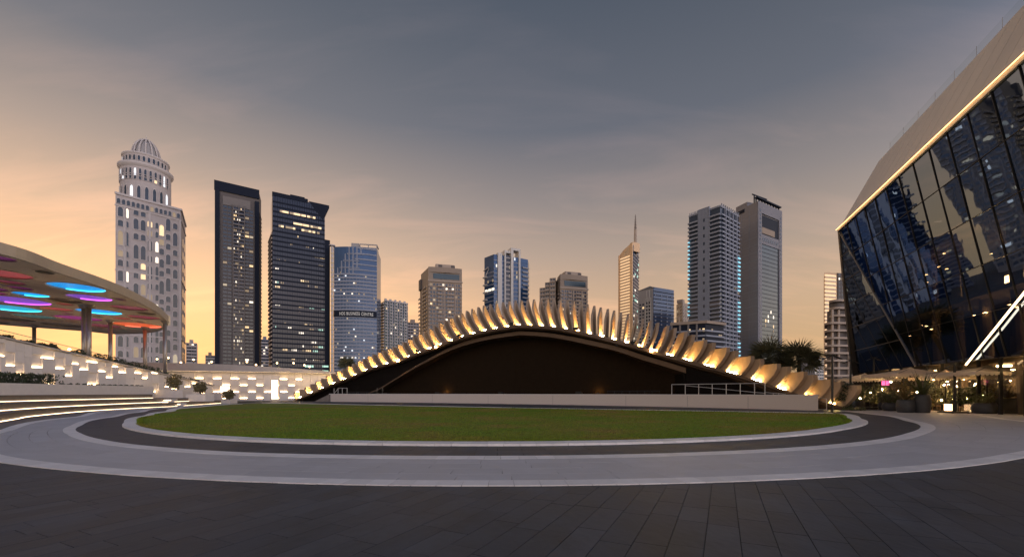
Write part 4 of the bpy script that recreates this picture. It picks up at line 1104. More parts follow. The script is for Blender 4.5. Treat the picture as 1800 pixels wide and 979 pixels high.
# back and roof of the hall
bk = [A + n2 * 1.2, A + ug * LEN + n2 * 1.2, A + ug * LEN + n2 * 26, A + n2 * 20]
def q3(p, z): return Vector((p.x, p.y, z))
inner = MB()
i0, i1 = A + n2 * 9, A + ug * LEN + n2 * 9
inner.quad(q3(i0, 0), q3(i1, 0), q3(i1, 24), q3(i0, 24)).build('inner_wall', 'inside_dark', hall)
MB().quad(q3(A, 19.7) + n2 * .2, q3(i0, 19.7), q3(i1, 19.7), q3(A + ug * LEN, 19.7) + n2 * .2).build('inner_ceiling', 'inside_dark', hall)
MB().quad(A + Vector((0, 0, .2)) + n2 * .1, q3(i0, 19.6), q3(i0, 0), q3(L0 + n2 * .3, 0)).build('end_wall', 'inside_dark', hall)
MB().quad(q3(U1, 24.3), q3(R1, 24.3), q3(R1 + n2 * 20, 24.3), q3(U1 + n2 * 20, 24.3)).build('roof', 'white_panel', hall)
MB().poly([A + Vector((0, 0, .2)), U1, q3(U1 + n2 * 20, 24.3), q3(A + n2 * 20, 19.8)]).build('roof_end', 'white_panel', hall)
for i in range(12):                                             # concrete columns and floors seen through the glass
    u = 3 + i * 3.3; p = A + ug * u + n2 * (4.6 + .4); b = MB(); b.tube(q3(p, 0) + n2 * (dn_ * .3), q3(p, 19.6), .34, n=10); b.build('inner_column', 'inside_wall', hall)
for z in (4.05, 9.2, 14.4):
    p0, p1 = A + ug * 2 + n2 * (dn_ * (ZT - z) / (ZT - ZB) + 2.2), A + ug * LEN + n2 * (dn_ * (ZT - z) / (ZT - ZB) + 2.2)
    MB().prism([(p0.x, p0.y), (p0.x + n2.x * 6, p0.y + n2.y * 6), (p1.x + n2.x * 6, p1.y + n2.y * 6), (p1.x, p1.y)], z - .18, z + .18).build('inner_floor', 'inside_wall', hall)
for i in range(60):                                             # little lamps hung inside
    u = rr.uniform(2, 32); z = rr.choice((3.4, 8.4, 13.6)) + rr.uniform(-1.2, .3); p = A + ug * u + n2 * rr.uniform(3.6, 7.5); p = q3(p, z)
    b = MB(); s_ = rr.choice((.04, .05, .07)); b.lathe([(0, -s_ * .6), (s_ * rr.uniform(.8, 3), 0), (0, s_ * .6)], p, 6); b.build('pendant_lamp', 'inside_light', hall)
for u, z, w_, h_ in ((14.5, 5.2, 1.5, .9), (17.2, 5.2, 1.1, .9), (21, 5.6, 1.6, .6), (10, 11, 1.5, 1.0), (24, 5.4, 1.8, 1.1)):
    p = A + ug * u + n2 * 8.8; piece('lit_panel', 'inside_light', hall, q3(p, z), (w_, .08, h_), math.atan2(ug.y, ug.x))
# roof balustrade posts
for i in range(12):
    p = U1 + ug * (1 + i * 2.4) + n2 * .5; b = MB(); b.tube(p, p + Vector((0, 0, 1.25)), .016, n=5); b.build('roof_post', 'steel', hall)
p0, p1 = U1 + ug + n2 * .5 + Vector((0, 0, 1.2)), U1 + ug * 28 + n2 * .5 + Vector((0, 0, 1.2)); MB().quad(p0 - Vector((0, 0, 1.1)), p1 - Vector((0, 0, 1.1)), p1, p0).build('roof_glass', 'thin_glass', hall)
# light tubes on the leaning face
def hit_plane(x, y, off):
    d = Vector(((x - 900) / FPX, 1, (HOR - y) / FPX)); o = Vector((0, 0, CAMH)); pl = A + nout * off
    t = (pl - o).dot(nout) / d.dot(nout); return o + d * t
T0, T1 = hit_plane(1698, 641, .22), hit_plane(1812, 500, .22)
b = MB(); b.tube(T0, T1, .06, n=10); b.build('light_tube', 'tube_light', hall)
# ground floor: recessed glazing with warm rooms behind
g0 = L0 + n2 * 1.0; g0.z = 0; NG = 15
for i in range(NG):
    p, q = g0 + ug * (i * 2.3), g0 + ug * ((i + 1) * 2.3)
    MB().poly([q3(p, .1) + ug * .06, q3(q, .1) - ug * .06, q3(q, 4.2) - ug * .06, q3(p, 4.2) + ug * .06]).build('shop_pane', 'thin_glass', hall)
    b = MB(); b.box(q3(p, 2.1), (.12, .2, 4.2), math.atan2(ug.y, ug.x)); b.build('shop_mullion', 'dark_metal', hall)
b = MB(); p, q = g0 + n2 * 5, g0 + n2 * 5 + ug * 36; b.quad(q3(p, 0), q3(q, 0), q3(q, 4), q3(p, 4)); b.build('shop_back_wall', 'inside_wall', hall)
MB().quad(q3(g0, 4.15), q3(g0 + n2 * 5, 4.15), q3(g0 + n2 * 5 + ug * 36, 4.15), q3(g0 + ug * 36, 4.15)).build('shop_ceiling', 'inside_wall', hall)
for i in range(17):
    p = g0 + ug * (1.0 + i * 2.0) + n2 * rr.uniform(1.0, 3.6); piece('ceiling_lamp', 'inside_light', hall, q3(p, 3.7 + rr.uniform(-.4, .3)), (rr.uniform(.3, 1.1), .22, .12), math.atan2(ug.y, ug.x))
for px_, w_ in ((1789, 1.0), (1722, .5)):
    p = P(px_, 690, 34.5 if px_ > 1750 else 38.0); b = MB(); b.box(q3(p, 3.1), (w_ * .6, w_ * .6, 6.2), math.atan2(ug.y, ug.x)); b.build('stone_pillar', 'inside_wall', hall)

# ------------------------------------------------------------------ café terrace
def parasol(label, x, ytop, Y, w, dep, rz=0.0, group='parasols on the café terrace', pole=True):
    c = P(x, 690, Y); c.z = 0; z1 = CAMH + (HOR - ytop) / FPX * Y
    t = thing('parasol', label, 'parasol', c, group); nx_, ny_ = 14, 8; v, f = [], []
    drop = .62
    for j in range(ny_ + 1):
        for i in range(nx_ + 1):
            a, b_ = -1 + 2 * i / nx_, -1 + 2 * j / ny_; m_ = max(abs(a), abs(b_))
            sag = -.10 * math.sin(math.pi * m_) * (1 - abs(abs(a) - abs(b_)))
            p = Vector((a * w / 2, b_ * dep / 2, z1 - drop * m_ + sag)); p.xy = (p.x * math.cos(rz) - p.y * math.sin(rz), p.x * math.sin(rz) + p.y * math.cos(rz)); v.append(Vector((c.x, c.y, 0)) + p)
    for j in range(ny_):
        for i in range(nx_): k = j * (nx_ + 1) + i; f.append((k, k + 1, k + nx_ + 2, k + nx_ + 1))
    obj('canopy', mesh('canopy', v, f, 'fabric', True), t)
    vb, fb = [], []; zr = z1 - drop
    per = []
    for (a0, b0), (a1, b1) in (((-1, -1), (1, -1)), ((1, -1), (1, 1)), ((1, 1), (-1, 1)), ((-1, 1), (-1, -1))):
        L = w if b0 == b1 else dep; n = max(4, int(L / .32))
        for k in range(n):
            def pt(t_): p = Vector(((a0 + (a1 - a0) * t_) * w / 2, (b0 + (b1 - b0) * t_) * dep / 2, 0)); return Vector((c.x + p.x * math.cos(rz) - p.y * math.sin(rz), c.y + p.x * math.sin(rz) + p.y * math.cos(rz), zr))
            i0 = len(vb); p, q, r_ = pt(k / n), pt((k + 1) / n), pt((k + .5) / n); dz = Vector((0, 0, -.16)); e = Vector((0, 0, .02))
            vb += [p + e, q + e, q + dz, pt((k + .75) / n) + dz * 1.6, r_ + dz * 1.8, pt((k + .25) / n) + dz * 1.6, p + dz]; fb.append(tuple(range(i0, i0 + 7)))
    obj('valance', mesh('valance', vb, fb, 'fabric'), t)
    if pole:
        b = MB(); b.tube((c.x, c.y, 0), (c.x, c.y, z1 - .05), .05, n=8); b.build('pole', 'dark_metal', t)
    b = MB(); b.lathe([(.0, 0), (.42, 0), (.42, .08), (.1, .12), (.06, .3), (0, .3)], (c.x, c.y, 0), 14); b.build('base', 'dark_metal', t)
    b = MB()
    for sx in (-1, 1):
        for sy in (-1, 1): p = Vector((sx * w * .48, sy * dep * .48, zr + .02)); b.tube((c.x, c.y, z1 - .12), (c.x + p.x * math.cos(rz) - p.y * math.sin(rz), c.y + p.x * math.sin(rz) + p.y * math.cos(rz), p.z), .02, n=5)
    b.build('ribs', 'dark_metal', t)
parasol('small far white parasol beside the hedge and lamp posts', 1479, 662, 56, 4.2, 3.2, .2)
parasol('white scalloped parasol left of the tall dark post', 1520, 655.5, 44, 4.4, 3.6, .1)
parasol('wide white scalloped parasol in the middle of the café terrace', 1600, 645.5, 38, 5.6, 3.8, .0)
parasol('small white parasol between the wide one and the dark mast', 1662, 649.5, 36, 3.2, 3.4, .0)
parasol('largest white scalloped parasol right of the dark mast', 1735, 641.5, 33, 5.8, 4.2, -.05)
parasol('white parasol cut off by the right edge of the picture', 1835, 644, 31, 4.0, 4.0, .0)
POTM = {}
def pot(label, x, yb, w, h, kind='round', group='dark planters along the café terrace'):
    c = G(x, yb); s = c.y / FPX; r, hh = w * s / 2, h * s; t = thing('planter_pot', label, 'planter', c, group)
    prof = [(0, 0), (r * .78, 0), (r * .90, hh * .12), (r, hh * .42), (r * .97, hh * .72), (r * .84, hh * .96), (r * .80, hh), (r * .72, hh), (r * .70, hh * .9), (0, hh * .9)]
    if kind == 'tall': prof = [(0, 0), (r * .8, 0), (r * .86, hh * .05), (r, hh * .55), (r * .93, hh * .85), (r * .80, hh), (r * .70, hh), (r * .68, hh * .92), (0, hh * .92)]
    MB().lathe(prof, c, 24).build('bowl', 'pot', t, True); b = MB(); b.lathe([(0, hh * .93), (r * .7, hh * .93)], c, 16); b.build('soil', 'soil', t)
    return c + Vector((0, 0, hh * .93)), r
def frond_plant(label, base, n, length, m, seed, name='potted_palm', cat='plant', width=.05, droop=.6, group='plants in the dark planters'):
    t = thing(name, label, cat, base, group); rr_ = random.Random(seed); v, f = [], []
    for k in range(n):
        a = rr_.uniform(0, 6.283); el = rr_.uniform(.35, 1.35); L = length * rr_.uniform(.65, 1.1); p = Vector(base); d = Vector((math.cos(a) * math.cos(el), math.sin(a) * math.cos(el), math.sin(el))); sidev = Vector((-math.sin(a), math.cos(a), 0)); i0 = len(v); S = 6
        for j in range(S + 1):
            w_ = width * (1 - (j / S)**1.5) * (1 if j else .5); v += [p - sidev * w_, p + sidev * w_]; d = (d + Vector((0, 0, -droop / S * (.4 + j / S)))).normalized(); p = p + d * (L / S)
            if j: f.append((i0 + 2*j - 2, i0 + 2*j - 1, i0 + 2*j + 1, i0 + 2*j))
    o = obj('foliage', mesh('foliage', v, f, m), t); MB().tube(base - Vector((0, 0, .05)), base + Vector((0, 0, length * .25)), .05, .03, 6).build('stem', 'bark', t)
p, r = pot('widest dark round planter at the right end of the terrace', 1770, 726.5, 36, 27); frond_plant('spiky yellowish palm in the widest dark planter', p, 46, 1.5, 'leaf_dry', 1, width=.06)
p, r = pot('low bowl-shaped dark planter beside the widest planter', 1731, 727, 34, 19); bush('clipped round boxwood in the low bowl planter', p - Vector((0, 0, .08)), r * 1.0, r * .9, .42, m='leaf_mid', n=1500, size=.06, seed=301, name='boxwood', group='plants in the dark planters')
p, r = pot('tall dark egg-shaped planter left of the lantern', 1621, 726, 24, 33, 'tall'); frond_plant('tall leafy palm in the tall egg-shaped planter', p, 60, 2.2, 'leaf_mid', 2, width=.07)
p, r = pot('dark round planter beside the tall egg-shaped one', 1592, 725.5, 27, 23); frond_plant('feathery palm in the dark planter beside the tall one', p, 50, 1.5, 'leaf_dry', 3, width=.05)
p, r = pot('low wide dark planter left of the paired round planters', 1567, 722.5, 27, 15); bush('loose green shrub in the low wide planter', p - Vector((0, 0, .1)), r * 1.1, r, .55, m='leaf_mid', n=900, size=.10, seed=302, name='potted_bush', group='plants in the dark planters')
p, r = pot('small dark planter behind the black parasol base', 1551, 721, 12, 14); bush('small green plant behind the black parasol base', p, r * 1.2, r, .5, m='leaf_dark', n=400, size=.08, seed=303, name='potted_bush', group='plants in the dark planters')
p, r = pot('farthest dark planter beside the hedge', 1511, 715, 13, 12); bush('dark shrub in the farthest planter beside the hedge', p, r * 1.4, r, .9, m='leaf_dark', n=700, size=.12, seed=304, name='potted_bush', group='plants in the dark planters')
# greenery under the parasols
for i, (x, Y, rx, rz_, zz, m, lb) in enumerate(((1520, 45, 1.5, .9, .5, 'leaf_dark', 'dark bush under the parasol left of the tall dark post'), (1545, 42, 1.2, 1.0, .3, 'leaf_mid', 'green bush behind the tall dark post'), (1645, 37, 1.6, 1.1, .4, 'leaf_mid', 'bush under the wide parasol behind the lantern'), (1703, 35, 1.0, .75, 1.1, 'leaf_dark', 'round dark tree crown behind the rattan chairs'),
                                     (1725, 34, 1.5, .55, 1.75, 'leaf_dark', 'dark leafy mass under the largest parasol'), (1752, 34, 1.3, .6, 1.7, 'leaf_dry', 'brownish leafy plant behind the right-hand planters'), (1588, 39, 1.4, .9, .9, 'leaf_dry', 'dry bush behind the middle planters'))):
    bush(lb, (P(x, 690, Y).x, Y, zz if zz < 1 else zz - .6), rx, .9, rz_, m=m, n=1100, size=.12, seed=320 + i, name='terrace_bush', group='bushes on the café terrace')
for i, (x, y, Y) in enumerate(((1512, 700, 44), (1530, 690, 43), (1551, 684, 42), (1579, 687, 40), (1566, 671, 41), (1612, 689, 38), (1640, 667, 37), (1655, 703, 37), (1673, 663, 36), (1683, 679, 36), (1714, 676, 34.5), (1712, 692, 35), (1730, 694, 34.5), (1745, 668, 34), (1700, 700, 36), (1660, 676, 37))):
    c = P(x, y, Y); t = thing('string_lamp', f'tiny warm hanging bulb on the café terrace, {("first","second","third","fourth","fifth","sixth","seventh","eighth","ninth","tenth","eleventh","twelfth","thirteenth","fourteenth","fifteenth","sixteenth")[i]} of the string', 'lamp', c, 'warm bulbs under the parasols')
    MB().lathe([(0, -.06), (.05, -.025), (.05, .025), (0, .065)], c, 8).build('bulb', 'bulb_glow', t); MB().tube(c + Vector((0, 0, .06)), c + Vector((0, 0, .5)), .008, n=4).build('cable', 'dark_metal', t)
for x, lb in ((1553, 'small pink glowing sign under the middle parasol, left'), (1560.5, 'bright pink glowing sign under the middle parasol, right')):
    c = P(x, 673, 40); t = thing('pink_sign', lb, 'sign', c, 'pink signs under the parasols'); piece('face', 'pink_sign', t, c, (.32, .04, .42)); piece('frame', 'dark_metal', t, c + Vector((0, .05, 0)), (.38, .05, .48)); MB().tube(c + Vector((0, .05, .2)), c + Vector((0, .05, .9)), .012, n=4).build('cable', 'dark_metal', t)
# dark mast, its base and the lantern
def mast(label, x, yb, ytop, r=.09, base=True, arms=True, nm='mast', cat='post'):
    c = G(x, yb); z = CAMH + (HOR - ytop) / FPX * c.y; t = thing(nm, label, cat, c)
    b = MB(); b.tube(c, (c.x, c.y, z), r, r * .85, 10); b.build('pole', 'dark_metal', t)
    if arms:
        for s_ in (-1, 1):
            b = MB(); b.tube((c.x, c.y, z - .1), (c.x + s_ * .62, c.y, z - .38), .045, n=6); b.box((c.x + s_ * .5, c.y, z - .30), (.42, .2, .07), ax=(Vector((s_ * .92, 0, -.4)).normalized(), Vector((0, 1, 0)), Vector((.4 * s_, 0, .92)).normalized())); b.build('arm', 'dark_metal', t)
        b = MB(); b.tube((c.x - .35, c.y, z - .05), (c.x + .35, c.y, z - .05), .05, n=6); b.build('cap', 'dark_metal', t)
    if base:
        b = MB(); b.box(c + Vector((0, 0, .10)), (1.5, 1.2, .10)); b.build('base_plate', 'dark_metal', t)
        for sx in (-1, 1): MB().tube(c + Vector((sx * .6, -.5, .06)), c + Vector((sx * .6, -.42, .06)), .07, n=8).build('wheel', 'black_gear', t)
    return c
mast('slim dark lamp post standing at the right tip of the lawn', 1463, 727.5, 622, .08, base=False, nm='lamp_post', cat='lamp post')
mast('dark lamp post beside the hedge under the glass hall corner', 1495, 720, 631, .10, base=False, nm='lamp_post', cat='lamp post')
mast('dark wheeled parasol mast between the left café planters', 1536, 718, 627, .09, nm='parasol_mast')
lc = mast('dark wheeled parasol mast beside the glowing lantern', 1678, 726.5, 638, .10, nm='parasol_mast')
c = G(1664.5, 723.5); t = thing('lantern', 'glowing white box lantern at the foot of the dark mast', 'lantern', c)
piece('shade', 'lantern_glow', t, c + Vector((0, -.1, .38)), (.36, .30, .52)); piece('foot', 'dark_metal', t, c + Vector((0, -.1, .06)), (.40, .34, .12)); piece('lid', 'dark_metal', t, c + Vector((0, -.1, .66)), (.38, .32, .03))
def chair(label, x, yb, rz):
    c = G(x, yb); t = thing('rattan_chair', label, 'chair', c, 'rattan chairs on the café terrace'); ca, sa = math.cos(rz), math.sin(rz)
    def T(x_, y_, z_): return c + Vector((x_ * ca - y_ * sa, x_ * sa + y_ * ca, z_))
    for sx in (-1, 1):
        for sy in (-1, 1): MB().tube(T(sx * .26, sy * .25, 0), T(sx * .24, sy * .23, .42), .022, n=6).build('leg', 'rattan', t)
    b = MB(); b.box(T(0, 0, .44), (.58, .56, .07), rz); b.build('seat', 'rattan', t)
    rows = []
    for k in range(11):
        a = math.pi * (k / 10); x_, y_ = -.31 * math.cos(a), .05 + .27 * math.sin(a); hh = .40 + .45 * math.sin(a); rows.append([T(x_, y_, .44), T(x_ * 1.04, y_ * 1.1, .44 + hh * .5), T(x_ * 1.0, y_ * 1.25, .44 + hh)])
    ribbon('backrest', rows, 'rattan', t, True)
chair('rattan tub chair right of the dark mast', 1693, 724, -.6); chair('rattan tub chair left of the glowing lantern', 1646, 722, .8); chair('rattan chair in the gap before the low bowl planter', 1704, 722, .3)
ct = thing('cafe_table', 'small round dark café table between the rattan chairs', 'table', G(1676, 722) + Vector((0, .8, 0))); c = G(1676, 722) + Vector((0, .8, 0))
MB().lathe([(0, .70), (.38, .70), (.38, .74), (0, .74)], c, 18).build('top', 'rattan', ct); MB().tube(c, c + Vector((0, 0, .7)), .035).build('leg', 'dark_metal', ct); MB().lathe([(0, 0), (.25, 0), (.22, .04), (0, .05)], c, 14).build('base', 'dark_metal', ct)
# hedge and low planting by the stage end
hg = thing('tall_hedge', 'tall clipped dark hedge between the arch and the lamp post', 'hedge', (31.5, 41, 0))
for k in range(5):
    for zz in (.62, 1.75):
        c = G(1476 + k * 4.6, 721 + (k - 2) * .2) + Vector((0, .6, zz)); obj('foliage', leaf_cloud('foliage', 'leaf_dark', 700, .10, .52, .7, .72, 400 + k, boxy=True, hollow=.55), hg, c)
MB().box((G(1485, 721) + Vector((0, .8, .6))), (1.4, .5, 1.2)).build('stems', 'bark', hg)
bush('low green ground plants at the foot of the hedge', G(1502, 722), 1.1, .5, .16, m='leaf_mid', n=300, size=.10, seed=410, name='ground_plants')

# ------------------------------------------------------------------ fan palms behind the arch
def palm(label, x, y, Y, rad, seed):
    c = P(x, y, Y); t = thing('palm_tree', label, 'palm tree', (c.x, c.y, 0), 'palms behind the arch'); rr_ = random.Random(seed)
    b = MB(); p = Vector((c.x - .3, c.y, 0)); 
    for k in range(8):
        q = Vector((c.x - .3 + .3 * (k + 1) / 8 + rr_.uniform(-.03, .03), c.y, c.z * (k + 1) / 8)); b.tube(p, q, .30 - .01 * k, .27 - .01 * k, 10); p = q
    b.build('trunk', 'bark', t); v, f = [], []
    for k in range(74):
        a = rr_.uniform(0, 6.283); el = math.asin(rr_.uniform(-.5, 1)); L = rad * rr_.uniform(.26, .46); d = Vector((math.cos(a) * math.cos(el), math.sin(a) * math.cos(el), math.sin(el))); sidev = d.cross(Vector((0, 0, 1))).normalized(); up = sidev.cross(d).normalized(); ro_ = rr_.uniform(-.7, .7); sidev, up = sidev * math.cos(ro_) + up * math.sin(ro_), up * math.cos(ro_) - sidev * math.sin(ro_)
        i0 = len(v); s0 = c; e = c + d * L; v += [s0 - sidev * .02, s0 + sidev * .02, e + sidev * .02, e - sidev * .02]; f.append((i0, i0 + 1, i0 + 2, i0 + 3))
        for j in range(17):                                     # leaflets of the fan
            g = R(-105 + 210 * j / 16); ld = (d * math.cos(g) + sidev * math.sin(g) + up * rr_.uniform(-.12, .12) + Vector((0, 0, -.22))).normalized(); ll_ = rad * .50 * (1 - .25 * abs(g) / 1.8) * rr_.uniform(.85, 1.1)
            wv = ld.cross(up).normalized() * .06; i0 = len(v); v += [e - wv * .4, e + ld * ll_ * .5 - wv, e + ld * ll_ + Vector((0, 0, -.12)), e + ld * ll_ * .5 + wv]; f.append((i0, i0 + 1, i0 + 2, i0 + 3))
    obj('crown', mesh('crown', v, f, 'frond'), t)
palm('left fan palm behind the lower right end of the arch', 1353, 630, 55, 3.9, 1); palm('right fan palm behind the lower right end of the arch', 1405, 633, 54, 3.7, 2)
palm('small far palm peeping over the lower left of the arch', 610, 642, 105, 3.2, 3)

# ------------------------------------------------------------------ towers
def X2(x, D): return Vector(((x - 900) / FPX * D, D))
def ZY(y, D): return CAMH + (HOR - y) / FPX * D
class Face:
    def __init__(s, p, q, root):
        s.p, s.q, s.root = p, q, root; d = q - p; s.W = d.length; s.d = d.normalized(); s.n = Vector((s.d.y, -s.d.x)); s.rz = math.atan2(s.d.y, s.d.x)
    def pt(s, u, z, off=0.0): v = s.p + s.d * u + s.n * off; return Vector((v.x, v.y, z))
    def box(s, name, m, u0, u1, z0, z1, d0, d1, parent=None):
        return piece(name, m, parent or s.root, s.pt((u0 + u1) / 2, (z0 + z1) / 2, (d0 + d1) / 2), (u1 - u0, d1 - d0, z1 - z0), s.rz)
    def bands(s, z0, z1, n, frac, d, m, name='floor_band', u0=0.0, u1=1.0, off=0.0):
        fh = (z1 - z0) / n
        for i in range(n): s.box(name, m, s.W * u0, s.W * u1, z0 + i * fh, z0 + i * fh + fh * frac, off, d)
    def piers(s, us, w, d, z0, z1, m, name='pier', off=0.0):
        for u in us: s.box(name, m, s.W * u - w / 2, s.W * u + w / 2, z0, z1, off, d)
    def lit(s, z0, z1, n, cols, prob, mats_, rnd, u0=0.0, u1=1.0, d=.12, fr=(.25, .85), wf=.7, rows=None, name='lit_window', cluster=1):
        fh = (z1 - z0) / n; cw = s.W * (u1 - u0) / cols
        for i in range(n):
            if rows is not None and i not in rows: pr = prob * .12
            else: pr = prob
            j = 0
            while j < cols:
                if rnd.random() < pr:
                    m = rnd.choice(mats_); k = min(cols - j, rnd.randint(1, cluster))
                    for q in range(k):
                        a = s.W * u0 + (j + q) * cw + cw * (1 - wf) / 2; s.box(name, m, a, a + cw * wf * rnd.uniform(.6, 1), z0 + fh * (i + fr[0]), z0 + fh * (i + fr[1]) , -.05, d)
                    j += k
                else: j += 1
    def windows(s, z0, z1, n, us, w, hf, m, rnd, litp=0.0, mats_=('lit_amber',), d=.10, name='window', z_off=.3):
        fh = (z1 - z0) / n
        for i in range(n):
            for u in us:
                mm = rnd.choice(mats_) if rnd.random() < litp else m
                s.box(name, mm, s.W * u - w / 2, s.W * u + w / 2, z0 + fh * (i + z_off), z0 + fh * (i + z_off + hf), -.05, d)
def tower(label, L, M, Rr, ytop, m, name='tower', group=None, depth=None, zb=0.0):
    """visible plan corners left, middle (may be None), right as (column, distance); ytop is read at the middle corner"""
    pL, pR = X2(*L), X2(*Rr)
    if M is not None:
        pM = X2(*M); H = ZY(ytop, M[1]); p4 = pL + pR - pM; poly = [pL, pM, pR, p4]
    else:
        H = ZY(ytop, L[1]); d = (pR - pL).normalized(); nb = Vector((-d.y, d.x)) * (depth or 20); poly = [pL, pR, pR + nb, pL + nb]
    c = sum(poly, Vector((0, 0))) / 4
    root = thing(name, label, 'tower', (c.x, c.y, 0), group)
    MB().prism([(p.x, p.y) for p in poly], zb, H).build('body', m, root)
    fs = [Face(pL, pM, root), Face(pM, pR, root)] if M is not None else [Face(pL, pR, root)]
    return root, fs, H, c
rw = random.Random(77)
WARM = ('lit_amber', 'lit_white', 'lit_dim', 'lit_dim', 'lit_dim2')
COOL = ('lit_white', 'lit_cool', 'lit_dim', 'lit_dim', 'lit_dim2')
mat('lit_dim2', (.3, .28, .25), emit=(1.0, .80, .52), es=.42, sample=False)

# --- domed tower with arched windows
def arch_mesh(nm, m, ring=0.0, th=.5):
    n = 8; out_ = [(-.5, 0), (.5, 0), (.5, .78)] + [(.5 * math.cos(math.pi * k / n), .78 + .22 * math.sin(math.pi * k / n)) for k in range(1, n)] + [(-.5, .78)]
    v, f = [], []
    if ring:
        inn_ = [(x * (1 - 2 * ring), ring * .5 + z * (1 - ring)) for x, z in out_]; k = len(out_)
        for y_ in (-th, 0):
            v += [(x, y_, z) for x, z in out_] + [(x, y_, z) for x, z in inn_]
        for i in range(k): j = (i + 1) % k; f += [(i, j, k + j, k + i), (i, 2*k + i, 2*k + j, j), (k + i, k + j, 3*k + j, 3*k + i)]
    else:
        k = len(out_); v = [(x, -th, z) for x, z in out_] + [(x, 0, z) for x, z in out_]; f = [tuple(range(k))] + [(i, k + i, k + (i + 1) % k, (i + 1) % k) for i in range(k)]
    return mesh(nm, v, f, m)
AW = arch_mesh('window_surround', 't_cream_trim', .12, .45)
AP = {m: arch_mesh('pane_' + m, m, 0, .12) for m in ('t_window', 'lit_amber', 'lit_white', 'lit_cool', 'lit_dim', 'lit_dim2')}
def arched(face, u, z, w, h, lit_=None):
    o = obj('window', AW, face.root, face.pt(u, z), face.rz, (w, 1, h)); obj('pane', AP[lit_ or 't_window'], o, face.pt(u, z + h * .03), face.rz, (w * .80, 1, h * .94)); return o
r1, f1, H1, c1 = tower('cream domed tower with arched windows, leftmost of the skyline', (203, 330), (318, 361), (326, 396), 370.5, 't_cream', 'domed_tower')
F = f1[0]
cxs = [211.6, 223, 239, 251.6, 263.4, 275.7, 284, 295.5, 307.8]
def face_u(face, x):                 # distance along a face at picture column x
    t = (x - 900) / FPX; return (t * face.p.y - face.p.x) / (face.d.x - t * face.d.y)
for i, x in enumerate(cxs):
    u = face_u(F, x); z = 6.0; k = 0; w = 2.6 if i in (1, 5) else 3.9
    while z < H1 - 13:
        h = (5.4, 12.5, 5.4, 9.5, 5.4)[(k + (i // 2)) % 5]
        if z + h > H1 - 9: h = H1 - 9 - z
        if h < 3: break
        if i in (6,) and k % 3 == 1: h *= .8
        arched(F, u, z, w, h, rw.choice(WARM) if rw.random() < .17 else None); z += h + (2.0, 3.2, 2.4)[k % 3]; k += 1
for k in range(14): arched(F, F.W * (k + .6) / 14.2, H1 - 7.2, 2.6, 4.4, 'lit_dim' if rw.random() < .12 else None)
for z, th, pr in ((H1 - .2, 1.6, .9), (H1 - 9.0, .9, .6), (H1 * .62, .8, .5), (H1 * .30, .8, .5)): F.box('cornice', 't_cream_trim', -.5, F.W + .5, z, z + th, 0, pr); f1[1].box('cornice', 't_cream_trim', -.5, f1[1].W + .5, z, z + th, 0, pr)
F.piers([.135, .50, .985], 1.5, .45, 0, H1 - 9, 't_cream_trim')
for k in range(12): f1[1].box('window', 't_window', f1[1].W * .3, f1[1].W * .5, 8 + k * 11, 15 + k * 11, -.05, .12); f1[1].box('window', 't_window', f1[1].W * .65, f1[1].W * .82, 8 + k * 11, 15 + k * 11, -.05, .12)
cc = X2(257, 366); RC = 16.8
def drum(name, prof, m='t_cream', n=36): return MB().lathe(prof, (cc.x, cc.y, 0), n).build(name, m, r1, True)
zc0, zc1, zc2 = H1 - 1, ZY(289, 350), ZY(270, 352)
drum('upper_drum', [(RC, zc0), (RC, zc1)]); drum('cornice', [(RC, zc1 - 1), (RC + 1.6, zc1 + .6), (RC + 1.8, zc1 + 2.4), (RC - .8, zc1 + 3.2)], 't_cream_trim')
drum('top_drum', [(RC - 1.6, zc1 + 2), (RC - 1.6, zc2)]); drum('cornice', [(RC - 1.6, zc2 - .3), (RC - .8, zc2 + .4), (RC - .8, zc2 + 1.4), (RC - 6, zc2 + 2.0), (0, zc2 + 2.0)], 't_cream_trim')
def drum_windows(rad, z, h, w, n, litp):
    for k in range(n):
        a = -math.pi / 2 - 1.75 + 3.5 * (k + .5) / n; nx, ny = math.cos(a), math.sin(a); rz = a + math.pi / 2; p = Vector((cc.x + nx * rad, cc.y + ny * rad, z))
        o = obj('window', AW, r1, p, rz, (w, 1, h)); obj('pane', AP[rw.choice(('lit_white', 'lit_amber', 'lit_cool')) if rw.random() < litp else 't_window'], o, p + Vector((0, 0, h * .03)), rz, (w * .8, 1, h * .94))
drum_windows(RC + .05, zc0 + 3, 15, 3.0, 12, .12); drum_windows(RC + .05, zc0 + 22, 5, 2.4, 18, .4); drum_windows(RC + .05, zc1 - 9.5, 7, 2.0, 18, .25); drum_windows(RC - 1.55, zc1 + 4, 4.6, 2.2, 17, .15)
zd = zc2 + 2; rd = 9.8; hd = ZY(247, 366) - zd
for k in range(14):                                              # open ribbed dome
    a = 2 * math.pi * k / 14; rows = []; b = MB(); pr_ = None
    for j in range(9):
        t = math.pi / 2 * j / 8; p = Vector((cc.x + rd * math.cos(t) * math.cos(a), cc.y + rd * math.cos(t) * math.sin(a), zd + hd * math.sin(t)))
        if pr_ is not None: b.tube(pr_, p, .62, n=5)
        pr_ = p
    b.build('dome_rib', 't_cream_trim', r1)
drum('dome_core', [(rd * .9 * math.cos(math.pi / 2 * j / 8), zd + hd * .95 * math.sin(math.pi / 2 * j / 8)) for j in range(9)], 't_concrete', 24)
MB().tube((cc.x, cc.y, zd + hd - 1), (cc.x, cc.y, zd + hd + 4), .5, .1, 6).build('finial', 't_cream_trim', r1)

